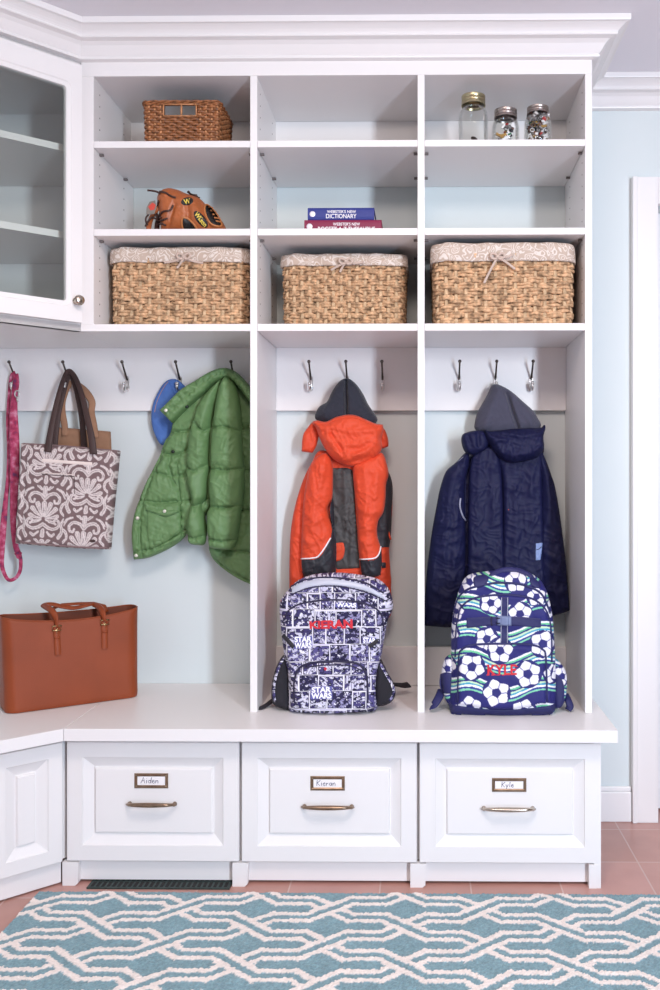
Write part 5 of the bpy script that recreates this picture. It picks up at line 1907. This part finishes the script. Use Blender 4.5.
def navy_jacket():
    z = lambda p: pxs(p, 3.3, 410, 340)
    t = thing('navy_jacket', W(495, 620, 2.66), 'navy blue winter jacket hanging by its slate fleece lined hood', 'jacket')
    _, b = piece('body', t, 'navy', z([(240, 340), (200, 380), (170, 440), (150, 600), (130, 800), (125, 930, 1), (250, 960), (400, 960), (455, 915, 1), (470, 700), (460, 500), (440, 395), (425, 340)]), 2.674, .018, .026, 8)
    f1 = [z(l) for l in ([(140, 450), (120, 600), (110, 750)], [(165, 480), (150, 640), (140, 800)], [(90, 700), (130, 720), (165, 700)], [(75, 820), (120, 840), (165, 810)], [(90, 600), (140, 615)])]
    sl, s1 = piece('sleeve', t, 'navy', z([(190, 368), (150, 405), (118, 435), (99, 490), (87, 550), (71, 640), (57, 750), (49, 850), (42, 942, 1), (90, 946), (142, 949, 1), (172, 900), (182, 800), (184, 680), (182, 560), (182, 470), (196, 410)]),
                   2.652, .034, .030, 16, disp=lambda Q, d: folds(Q, f1, .0045, 3.5) + .0025 * fbm(Q[:, 0] / 8, Q[:, 1] / 10, 3))
    f2 = [z(l) for l in ([(480, 520), (485, 640), (490, 780)], [(450, 480), (455, 600)], [(440, 700), (480, 720), (510, 705)], [(445, 820), (485, 830), (520, 815)])]
    sr, s2 = piece('sleeve', t, 'navy', z([(425, 350), (448, 395), (468, 450), (480, 490), (495, 580), (512, 710), (520, 800), (528, 892, 1), (500, 903), (470, 911, 1), (440, 860), (425, 760), (424, 600), (428, 470), (420, 400)]),
                   2.656, .034, .030, 16, disp=lambda Q, d: folds(Q, f2, .0045, 3.5) + .0025 * fbm(Q[:, 0] / 8, Q[:, 1] / 10, 5))
    f3 = [z(l) for l in ([(230, 400), (225, 600), (230, 780)], [(270, 420), (275, 600)], [(200, 700), (250, 720)])]
    _, p1 = piece('front_panel', t, 'navy', z([(225, 355), (200, 400), (192, 500), (190, 700), (195, 870), (306, 870), (308, 600), (302, 430), (282, 355)]), 2.644, .020, .034, 5, disp=lambda Q, d: folds(Q, f3, .004, 4) + .002 * fbm(Q[:, 0] / 8, Q[:, 1] / 14, 8))
    f4 = [z(l) for l in ([(340, 400), (345, 560), (350, 760)], [(395, 420), (400, 600)], [(320, 480), (370, 500), (420, 480)])]
    _, p2 = piece('front_panel', t, 'navy', z([(290, 360), (301, 450), (306, 600), (308, 870), (432, 885), (441, 700), (438, 560), (434, 430), (420, 355)]), 2.646, .021, .032, 5, disp=lambda Q, d: folds(Q, f4, .004, 4) + .002 * fbm(Q[:, 0] / 8, Q[:, 1] / 14, 12))
    cr = z([(318, 180), (332, 232), (352, 292)])
    piece('hood_lining', t, 'fleece_slate', z([(215, 295), (214, 270), (222, 240), (235, 215), (255, 180), (268, 152), (283, 146), (300, 150), (335, 170), (375, 205), (405, 232), (420, 255), (432, 285), (400, 318), (250, 318)]),
          2.664, .042, .032, 14, disp=lambda Q, d: folds(Q, [cr], -.018, 1.7) + folds(Q, [z([(290, 170), (262, 230), (245, 290)]), z([(345, 190), (390, 250), (395, 290)])], .006, 4))
    f5 = [z(l) for l in ([(190, 320), (200, 350)], [(222, 310), (225, 350)])]
    piece('collar', t, 'navy', z([(172, 314), (190, 304), (215, 299), (245, 302), (262, 330), (250, 362), (210, 380), (182, 370), (170, 340)]), 2.632, .030, .024, 8, disp=lambda Q, d: folds(Q, f5, -.007, 2))
    f6 = [z(l) for l in ([(262, 322), (310, 335), (335, 355), (332, 395)], [(300, 310), (370, 320), (430, 310)], [(345, 380), (390, 375), (432, 350)], [(275, 335), (300, 375)])]
    d6 = [z(l) for l in ([(322, 340), (338, 352), (336, 392)], [(270, 312), (340, 325)])]
    _, h = piece('hood', t, 'navy', z([(245, 296, 1), (270, 301), (330, 294), (390, 291), (430, 290), (444, 277, 1), (447, 292), (440, 320), (442, 350), (435, 372), (410, 392), (365, 403), (330, 406), (295, 388), (268, 357), (250, 325)]),
                 2.622, .046, .030, 11, disp=lambda Q, d: folds(Q, f6, .006, 2.4) + folds(Q, d6, -.006, 1.8) + .003 * fbm(Q[:, 0] / 5, Q[:, 1] / 5, 21))
    allb = bvh_of(b, s1, s2, p1, p2)
    tg, tm = decal('pale_label', t, 'pale_blue', allb, z([(415, 671, 1), (438, 668, 1), (435, 700), (431, 726, 1), (414, 728, 1)]), .0016, .6, step=.5)
    cord('label_mark', tg, 'navy', bvh_of(tm), z([(417, 692), (425, 690), (434, 682)]), .0012, .0004, flat=.5)
    cord('reflective_trim', t, 'grey_trim', bvh_of(s1, b, p1), z([(166, 522), (164, 548), (172, 577), (184, 598)]), .0028, .0012, flat=.5)
    cord('reflective_trim', t, 'grey_trim', bvh_of(s1), z([(140, 404), (158, 400), (176, 386)]), .0010, .0004)
    rd = MB(); q = z([(325, 560)])[0]; rd.ball(hit(allb, q[0], q[1], .0005), .0016, 8); rd.build('logo_dot', M['red_tag'], t, smooth=True)


blue_cap()
green_jacket()
orange_jacket()
navy_jacket()

# ================================================================ BACKPACKS
M['pack_print'] = attr_mat('printed_backpack_cloth', rough=.6, bump=.15)
M['pack_navy'] = mat('navy_backpack_webbing', (32, 33, 88), rough=.6, bump=.2, bscale=500)
M['pack_black'] = mat('black_mesh_cloth', (26, 24, 34), rough=.7, bump=.6, bscale=600)
M['pack_grey'] = mat('silver_reflective_band', (186, 190, 206), rough=.35)
M['pack_dark'] = mat('dark_violet_piping', (34, 30, 62), rough=.6)
M['pack_strap'] = mat('black_webbing', (36, 34, 42), rough=.7)
M['red_thread'] = mat('red_embroidery', (208, 36, 52), rough=.55, bump=.3, bscale=900)
M['white_ink'] = mat('white_lettering', (244, 243, 250), rough=.6)
M['buckle_grey'] = mat('slate_plastic_buckle', (112, 124, 160), rough=.4)


def rgba(c):
    return np.concatenate([c, np.ones((len(c), 1))], -1)


def L3(c):
    return np.array(lin(c)[:3])


def comic_cells():
    R = random.Random(21)
    cells = []
    y = 565.0
    while y < 725:
        h = R.uniform(13, 19)
        x = 250 + R.uniform(-8, 0)
        while x < 410:
            w_ = R.uniform(12, 26)
            cells.append((x, x + w_, y + R.uniform(-1, 1), y + h, R.randrange(5), R.randrange(999)))
            x += w_
        y += h
    return cells


CELLS = comic_cells()


def comic(O):
    """Black, white and violet drawn panels with white gutters (photo coordinates)."""
    x, y = O[:, 0], O[:, 1]
    tones = [((188, 184, 212), (84, 78, 132)), ((58, 52, 100), (206, 204, 224)), ((140, 136, 176), (40, 36, 74)), ((206, 204, 226), (70, 64, 116)), ((100, 94, 146), (196, 194, 220))]
    c = np.tile(L3((196, 190, 218)), (len(O), 1))
    for x0, x1, y0, y1, k, sd in CELLS:
        m = (x >= x0) & (x < x1) & (y >= y0) & (y < y1)
        if not m.any(): continue
        xx, yy = x[m], y[m]
        a, b = tones[k]
        n1 = fbm((xx * .8 + yy * (.5 - sd % 3 * .5)) / 3.3 + sd, (yy * .8 - xx * (.4 - sd % 4 * .25)) / 2.2, sd, 3); n2 = fbm(xx / 1.7 + sd, yy / 1.7 + 5, sd + 3, 2)
        cc = np.where((n1 > .05)[:, None], L3(a), L3(b))
        cc = np.where((np.abs(n1) < .10)[:, None], L3((24, 20, 44)), cc)
        cc = np.where((n2 > .42)[:, None], L3((230, 229, 242)), cc)
        cc = np.where((n2 < -.42)[:, None], L3((26, 22, 50)), cc)
        # action lines
        th = (sd % 7) * .45
        s = np.sin((xx * math.cos(th) + yy * math.sin(th)) * 2.4)
        cc = np.where(((s > .8) & (n1 > .2))[:, None], L3((60, 52, 96)), cc)
        if sd % 13 == 0:
            d = np.hypot(xx - (x0 + x1) / 2, yy - (y0 + y1) / 2)
            cc = np.where((d < 1.5)[:, None], L3((196, 40, 62)), cc)
        e = np.minimum.reduce([xx - x0, x1 - xx, yy - y0, y1 - yy])
        cc = np.where((e < .6)[:, None], L3((236, 234, 246)), cc)
        cc = np.where(((e >= .6) & (e < 1.0))[:, None], L3((30, 26, 52)), cc)
        c[m] = cc
    return rgba(c)


BALLS = [(205, 92, 40), (395, 88, 46), (292, 176, 46), (412, 222, 50), (275, 325, 48), (506, 345, 54), (330, 372, 52), (213, 438, 54), (443, 468, 56), (314, 545, 57), (205, 606, 50), (428, 622, 52), (150, 215, 34), (128, 300, 36), (548, 470, 40), (545, 205, 36), (480, 150, 40), (112, 440, 40), (580, 470, 40)]


def soccer(O):
    x = (O[:, 0] - 420) * 4.125; y = (O[:, 1] - 560) * 4.125
    P = (y + 24 * np.sin(2 * PI * (x - 120) / 310)) % 112
    navy = L3((40, 40, 108)); c = np.tile(navy, (len(O), 1))
    cols = [(236, 240, 248), (110, 196, 150), (40, 44, 124), (196, 224, 190), (70, 160, 190), (244, 246, 250), (46, 60, 140), (130, 206, 170)]
    k = ((P - 50) / 7.6).astype(int)
    for i, cc in enumerate(cols):
        c = np.where(((P >= 50) & (k == i))[:, None], L3(cc), c)
    for bx, by, r in BALLS:
        dx, dy = x - bx, y - by
        d = np.hypot(dx, dy)
        m = d < r
        if not m.any(): continue
        a = np.arctan2(dy, dx) + bx * .37
        white = L3((236, 235, 244)); ink = L3((44, 44, 112))
        b = np.tile(white, (len(O), 1))
        sec = 2 * PI / 5
        am = (a + sec / 2) % sec - sec / 2
        pent = d * np.cos(am) < r * .32
        b = np.where(pent[:, None], ink, b)
        # seams out from the corners of the middle patch, and the patches cut by the edge
        a2 = a % sec - sec / 2
        seam = (np.abs(np.sin(a2)) * d < 1.8) & (d > r * .36) & (d < r * .74)
        b = np.where(seam[:, None], L3((120, 122, 170)), b)
        rim_ = (d > r * .74 + np.abs(a2) * r * .42)
        b = np.where(rim_[:, None], ink, b)
        c[m] = b[m]
        ring = (d >= r) & (d < r + 3)
        c[ring] = navy
    return rgba(c)


def pack_body(t, outline, Y, tf, tb, R, fn, name='pack_body'):
    yf = Y - tf * .9
    def col(Q): return fn(cell_map(Q, yf, Y))
    mb, cols = inflate(smooth_poly(outline, 5), Y, tf, tb, R, step=.5, power=2.4, Rb=26, col=col, disp=lambda Q, d: .0022 * fbm(Q[:, 0] / 11, Q[:, 1] / 9, 5))
    mb.v = [(x, y, max(z, ZT + .0012)) for x, y, z in mb.v]
    o = clean(mb.build(name, M['pack_print'], t, smooth=True, cols=cols))
    return o, mb


def print_patch(name, t, bvh, outline, thick, R, fn, disp=None, n=5):
    p, cols = patch(bvh, smooth_poly(outline, n), thick, R, .5, .0008, col=fn, disp=disp)
    return p.build(name, M['pack_print'], t, smooth=True, cols=cols), p


def flat_strap(name, t, m, ctl, w, th):
    pts, _ = path3(ctl)
    k = MB(); k.tube([(p.x, p.y, max(p.z, ZT + th + .0008)) for p in pts], w, 8, flat=th / w, up=(0, -.5, 1)); return k.build(name, M[m], t, smooth=True)


def comic_pack():
    z = lambda p: pxs(p, 4.125, 255, 560)
    Y = 2.432
    t = thing('comic_backpack', W(337, 708, Y), 'backpack printed with black, white and violet comic panels, with red stitched lettering', 'backpack')
    out = z([(150, 108), (185, 80), (235, 62), (300, 54), (370, 55), (440, 64), (505, 80), (545, 112), (566, 160), (568, 200), (548, 250), (534, 320), (520, 400), (508, 450), (502, 520), (504, 610), (430, 622), (300, 626), (190, 622), (144, 612), (140, 540), (138, 460), (124, 390), (114, 320), (108, 260), (104, 210), (110, 160)])
    o, b = pack_body(t, out, Y, .052, .085, 13, comic)
    bv = bvh_of(b)
    # big front pocket and the small one on it
    fo, fp = print_patch('front_pocket', t, bv, z([(124, 250, 1), (134, 215), (175, 187), (240, 172), (330, 166), (420, 174), (490, 197), (520, 228), (528, 270), (516, 400), (503, 450), (496, 520), (497, 608, 1), (430, 626), (300, 632), (190, 630), (150, 610, 1), (148, 520), (146, 450), (128, 380)]), .010, 4, comic)
    b2 = bvh_of(b, fp)
    so, sp = print_patch('small_pocket', t, b2, z([(166, 606, 1), (163, 520), (172, 470), (195, 440), (250, 425), (330, 421), (410, 427), (445, 450), (460, 500), (462, 604, 1), (400, 626), (250, 630)]), .012, 4, comic)
    b3 = bvh_of(b, fp, sp)
    cord('piping', fo, 'pack_dark', bvh_of(b, fp), z([(124, 245), (136, 213), (175, 186), (240, 171), (330, 165), (420, 173), (490, 196), (521, 228), (530, 290)]), .0032, .001, 6)
    cord('piping', so, 'pack_dark', b3, z([(166, 590), (162, 520), (171, 468), (194, 438), (250, 423), (330, 419), (410, 425), (447, 449), (462, 500), (463, 590)]), .0036, .001, 6)
    cord('zip_line', so, 'pack_dark', b3, z([(200, 446), (260, 436), (330, 433), (400, 438), (440, 458)]), .0018, .001, 6)
    zb, zm = decal('reflective_band', t, 'pack_grey', bv, z([(152, 112, 1), (190, 92), (250, 80), (310, 78), (390, 86), (460, 105), (524, 140, 1), (540, 166, 1), (470, 134), (390, 112), (300, 104), (220, 114), (150, 140, 1)]), .0024, 1.2)
    bz = bvh_of(b, zm)
    cord('zip_line', t, 'pack_dark', bz, z([(150, 110), (190, 88), (250, 75), (310, 73), (390, 80), (465, 99), (530, 136)]), .0026, .001, 6)
    cord('zip_line', t, 'pack_dark', bz, z([(140, 148), (215, 118), (300, 107), (390, 115), (470, 137), (545, 172)]), .0016, .001, 6)
    # side pockets of black mesh
    for pts, pr in (([(120, 392), (95, 425), (76, 480), (68, 540), (72, 585), (100, 606), (150, 606), (150, 500), (142, 420)], [(120, 392), (96, 425), (76, 482), (68, 540), (74, 588)]),
                    ([(510, 395), (530, 430), (552, 475), (574, 515), (580, 552), (562, 586), (522, 600), (492, 590), (488, 500), (494, 420)], [(520, 415), (548, 465), (574, 512), (581, 552), (562, 588)])):
        mb, _ = inflate(smooth_poly(z(pts), 5), 2.430, .032, .05, 8, step=.8)
        mb.v = [(x, y, max(v, ZT + .0012)) for x, y, v in mb.v]
        so_ = clean(mb.build('side_pocket', M['pack_black'], t, smooth=True))
        bs = bvh_of(mb)
        e = smooth_poly(z(pr), 5, False)
        nrm_ = np.gradient(e, axis=0); nrm_ = np.stack([-nrm_[:, 1], nrm_[:, 0]], -1); nrm_ /= np.linalg.norm(nrm_, axis=1)[:, None]
        sgn = 1 if pts[0][0] > 300 else -1
        lo_, hi_ = e + nrm_ * .1, e + nrm_ * sgn * 6.0
        poly = np.concatenate([e - nrm_ * sgn * (-.6), (e + nrm_ * (3.6 if sgn > 0 else -3.6))[::-1]])
        p, cols = patch(bs, poly, .003, 1.2, .6, .0008, col=comic)
        p.build('pocket_trim', M['pack_print'], so_, smooth=True, cols=cols)
    for q in ([(118, 310), (140, 335), (160, 360)], [(505, 330), (488, 345), (470, 355)]):
        cord('compression_strap', t, 'pack_strap', b3, z(q), .006, .003, 4, flat=.35)
    flat_strap('shoulder_strap', t, 'pack_strap', [(273, 700, 2.47), (268, 704, 2.45), (262, 707.5, 2.43), (258, 709.5, 2.425)], .008, .0022)
    flat_strap('shoulder_strap', t, 'pack_strap', [(392, 684, 2.56), (398, 685.0, 2.585), (404, 685.4, 2.60), (409, 684.6, 2.61)], .014, .003)
    # lettering
    def words(parent, bvh, s, q, m, lift, bold):
        tx = MB(); text_on(tx, bvh, s, z(q), lift, bold=bold, fallback=2.40)
        return tx.build('name_lettering' if m == 'red_thread' else 'printed_words', M[m], parent, recalc=False)
    words(fo, b2, 'KIERAN', [(224, 252), (402, 244), (404, 282), (226, 284)], 'red_thread', .0016, .045)
    for parent, bv_, s, q in ((fo, b3, 'STAR', [(163, 316), (234, 314), (234, 338), (163, 340)]), (fo, b3, 'WARS', [(163, 341), (234, 338), (234, 362), (163, 366)]),
                              (so, b3, 'STAR', [(234, 524), (314, 522), (314, 546), (234, 548)]), (so, b3, 'WARS', [(232, 549), (316, 547), (316, 571), (232, 573)]),
                              (fo, b3, 'WARS', [(335, 176), (418, 178), (418, 196), (335, 194)]), (fo, b3, 'STAR', [(446, 318), (498, 322), (498, 344), (446, 342)])):
        # a violet ground keeps the white words legible
        q2 = z(q); cx_ = sum(p[0] for p in q2) / 4; cy_ = sum(p[1] for p in q2) / 4
        g_ = [(cx_ + (p[0] - cx_) * 1.08, cy_ + (p[1] - cy_) * 1.12, 1) for p in q2]
        gp = patch(bv_, smooth_poly(g_, 1), .0004, .5, .6, .0); gp.build('word_ground', M['pack_word'], parent)
        words(parent, bvh_of(gp), s, q, 'white_ink', .0008, .045)


M['pack_word'] = mat('violet_print', (92, 92, 160), rough=.6)


def soccer_pack():
    z = lambda p: pxs(p, 4.125, 420, 560)
    Y = 2.420
    t = thing('soccer_backpack', W(502, 709, Y), 'navy backpack printed with soccer balls and green waves, with red stitched lettering', 'backpack')
    out = z([(160, 130), (180, 85), (212, 60), (290, 47), (345, 42), (405, 44), (468, 62), (506, 95), (528, 150), (544, 225), (552, 330), (556, 420), (558, 520), (556, 590), (540, 624), (440, 634), (330, 636), (220, 632), (132, 622), (120, 585), (122, 500), (128, 400), (130, 280), (142, 195)])
    o, b = pack_body(t, out, Y, .056, .10, 13, soccer)
    bv = bvh_of(b)
    fo, fp = print_patch('front_panel', t, bv, z([(150, 300, 1), (158, 240), (175, 192), (230, 158), (340, 146), (450, 158), (508, 195), (532, 250), (540, 300, 1), (540, 590, 1), (340, 610), (146, 590, 1)]), .008, 3, soccer)
    cord('piping', fo, 'pack_navy', bvh_of(b, fp), z([(147, 400), (150, 300), (158, 240), (175, 191), (230, 156), (340, 144), (450, 156), (509, 194), (533, 250), (541, 330), (542, 420)]), .0034, .001, 6)
    cord('zip_line', t, 'pack_navy', bv, z([(138, 250), (155, 165), (200, 120), (290, 98), (350, 94), (430, 104), (500, 140), (536, 220)]), .0030, .0008, 6)
    b2 = bvh_of(b, fp)
    so, sp = print_patch('lower_pocket', t, b2, z([(158, 592, 1), (162, 410), (176, 370), (225, 352), (340, 348), (455, 352), (503, 370), (516, 405), (522, 592, 1), (340, 612)]), .014, 4, soccer)
    b3 = bvh_of(b, fp, sp)
    cord('piping', so, 'pack_navy', b3, z([(157, 585), (161, 410), (175, 369), (225, 350), (340, 346), (455, 350), (504, 369), (518, 405), (523, 585)]), .0036, .001, 6)
    decal('base_panel', t, 'pack_navy', b3, z([(116, 592, 1), (160, 600), (250, 612), (340, 616), (440, 612), (530, 600), (560, 588, 1), (556, 622), (535, 640, 1), (430, 646), (330, 648), (220, 644), (128, 636, 1)]), .0035, 2)
    # webbing and buckle
    for q in ([(333, 152, 1), (366, 152, 1), (364, 346, 1), (331, 346, 1)],):
        vo, vm = decal('centre_webbing', t, 'pack_navy', b2, z(q), .0030, .8)
    bw = bvh_of(b, fp, vm)
    cord('webbing_edge', vo, 'pack_grey', bw, z([(337, 155), (335, 250), (334, 343)]), .0009, .0004, 4)
    cord('webbing_edge', vo, 'pack_grey', bw, z([(362, 155), (361, 250), (360, 343)]), .0009, .0004, 4)
    decal('compression_strap', t, 'pack_navy', bw, z([(190, 238, 1), (290, 232, 1), (390, 232, 1), (500, 240, 1), (500, 280, 1), (390, 272, 1), (290, 270, 1), (192, 282, 1)]), .0035, .8)
    bw2 = bvh_of(b, fp, vm)
    bo, bm_ = decal('buckle', t, 'buckle_grey', bw2, z([(318, 229, 1), (378, 231, 1), (378, 272, 1), (316, 270, 1)]), .0095, 1.2)
    bb_ = bvh_of(bm_, vm, fp, b)
    cord('buckle_prong', bo, 'pack_dark', bb_, z([(296, 232), (294, 250), (296, 270)]), .0022, .003, 3)
    cord('buckle_prong', bo, 'pack_dark', bb_, z([(318, 240), (330, 240)]), .0016, .002, 3)
    cord('buckle_prong', bo, 'pack_dark', bb_, z([(318, 261), (330, 261)]), .0016, .002, 3)
    # grab handle and corner patches on top
    pts = [W(p[0], p[1], y) for p, y in zip(smooth_poly(z([(285, 96), (300, 62), (345, 42), (400, 44), (452, 66), (466, 98)]), 6, False), np.interp(np.arange(31), [0, 6, 12, 18, 24, 30], [2.375, 2.385, 2.40, 2.40, 2.385, 2.375]))]
    k = MB(); k.tube(pts, .0085, 10, flat=.5, up=(0, -1, .6)); k.build('grab_handle', M['pack_navy'], t, smooth=True)
    decal('shoulder_panel', t, 'pack_navy', bv, z([(222, 70), (270, 60), (284, 80), (262, 110), (226, 112)]), .004, 2)
    decal('shoulder_panel', t, 'pack_navy', bv, z([(452, 70), (476, 76), (500, 104), (486, 118), (458, 106)]), .004, 2)
    # side pockets, straps
    for pts, nav in (([(128, 395), (106, 405), (95, 430), (88, 470), (94, 520), (104, 575), (130, 600), (150, 580), (150, 430)], [(84, 470, 1), (110, 462), (142, 470, 1), (146, 540), (120, 552), (92, 545), (80, 510)]),
                     ([(552, 405), (580, 425), (602, 462), (606, 510), (600, 560), (585, 600), (552, 610), (535, 560), (538, 440)], [(540, 480, 1), (560, 470), (590, 500), (596, 560), (585, 604), (556, 612), (540, 590, 1)])):
        mb, cols = inflate(smooth_poly(z(pts), 5), 2.424, .030, .05, 7, step=.6, col=soccer)
        mb.v = [(x, y, max(v, ZT + .0012)) for x, y, v in mb.v]
        so_ = clean(mb.build('side_pocket', M['pack_print'], t, smooth=True, cols=cols))
        decal('pocket_panel', so_, 'pack_navy', bvh_of(mb), z(nav), .005, 2)
    flat_strap('shoulder_strap', t, 'pack_navy', [(442, 690, 2.44), (438.5, 698, 2.415), (434, 705, 2.405), (431, 707.5, 2.41)], .012, .0030)
    flat_strap('shoulder_strap', t, 'pack_navy', [(565, 694, 2.445), (568, 700, 2.425), (570, 706, 2.415), (568, 710, 2.41)], .010, .0030)
    tx = MB(); text_on(tx, b3, 'KYLE', z([(278, 432), (398, 430), (398, 474), (278, 476)]), .0016, bold=.028, fallback=2.38)
    # slab serifs of the stitched name
    for x0, y in ((280, 433), (280, 474), (300, 433), (300, 474), (311, 433), (331, 433), (321, 474), (343, 432), (343, 474), (398, 439), (395, 470)):
        q = z([(x0 - 6, y - 2), (x0 + 6, y - 2), (x0 + 6, y + 2), (x0 - 6, y + 2)])
        tx.add([hit(b3, p[0], p[1], .0016) for p in q], [(0, 1, 2, 3)])
    tx.build('name_lettering', M['red_thread'], so, recalc=False)


comic_pack()
soccer_pack()
for root in [o for o in bpy.data.objects if o.get('category') == 'backpack']:
    for ch in [c for c in bpy.data.objects if c.type == 'MESH' and (c.parent == root or (c.parent and c.parent.parent == root))]:
        for v in ch.data.vertices:
            if v.co.z < ZT + .001: v.co.z = ZT + .001

# ---------------------------------------------------------------- light
def area(name, loc, target, size, energy, color, sy=None):
    l = bpy.data.lights.new(name, 'AREA')
    l.energy = energy; l.color = color; l.size = size
    if sy:
        l.shape = 'RECTANGLE'; l.size_y = sy
    o = bpy.data.objects.new(name, l); COL.objects.link(o)
    o.location = loc
    o.rotation_euler = (Vector(target) - Vector(loc)).to_track_quat('-Z', 'Y').to_euler()
    return o

area('window_daylight', (1.50, -1.10, 1.60), (-0.1, 2.5, 1.2), 0.26, 79, (0.90, 0.945, 1.0), 0.9)
area('glass_door_daylight', (1.46, -1.05, 0.62), (0.1, 2.5, 0.5), 0.26, 33, (0.44, 0.68, 1.0), 0.8)
area('ceiling_lamp', (-0.1, 0.9, 2.2), (-0.1, 1.3, 0.0), 0.5, 22, (1.0, 0.84, 0.74))

w = bpy.data.worlds.new('room_ambient'); SC.world = w
w.use_nodes = True
bg = w.node_tree.nodes['Background']
bg.inputs['Color'].default_value = (1.0, 0.95, 0.88, 1)
bg.inputs['Strength'].default_value = 0.15

# ---------------------------------------------------------------- camera
cam = bpy.data.cameras.new('camera')
co = bpy.data.objects.new('camera', cam); COL.objects.link(co)
co.location = (0, 0, ZC)
co.rotation_euler = (PI / 2, 0, YAW)
cam.sensor_fit = 'VERTICAL'; cam.sensor_height = 36.0; cam.sensor_width = 24.0
cam.lens = F * 36.0 / 990.0
cam.shift_x = (330 - CX) / 990.0
cam.shift_y = (CY - 495) / 990.0
cam.clip_start = 0.05
SC.camera = co
vs = SC.view_settings
vs.view_transform = 'Standard'; vs.look = 'None'; vs.exposure = -0.03; vs.gamma = 1.0; vs.use_curve_mapping = False
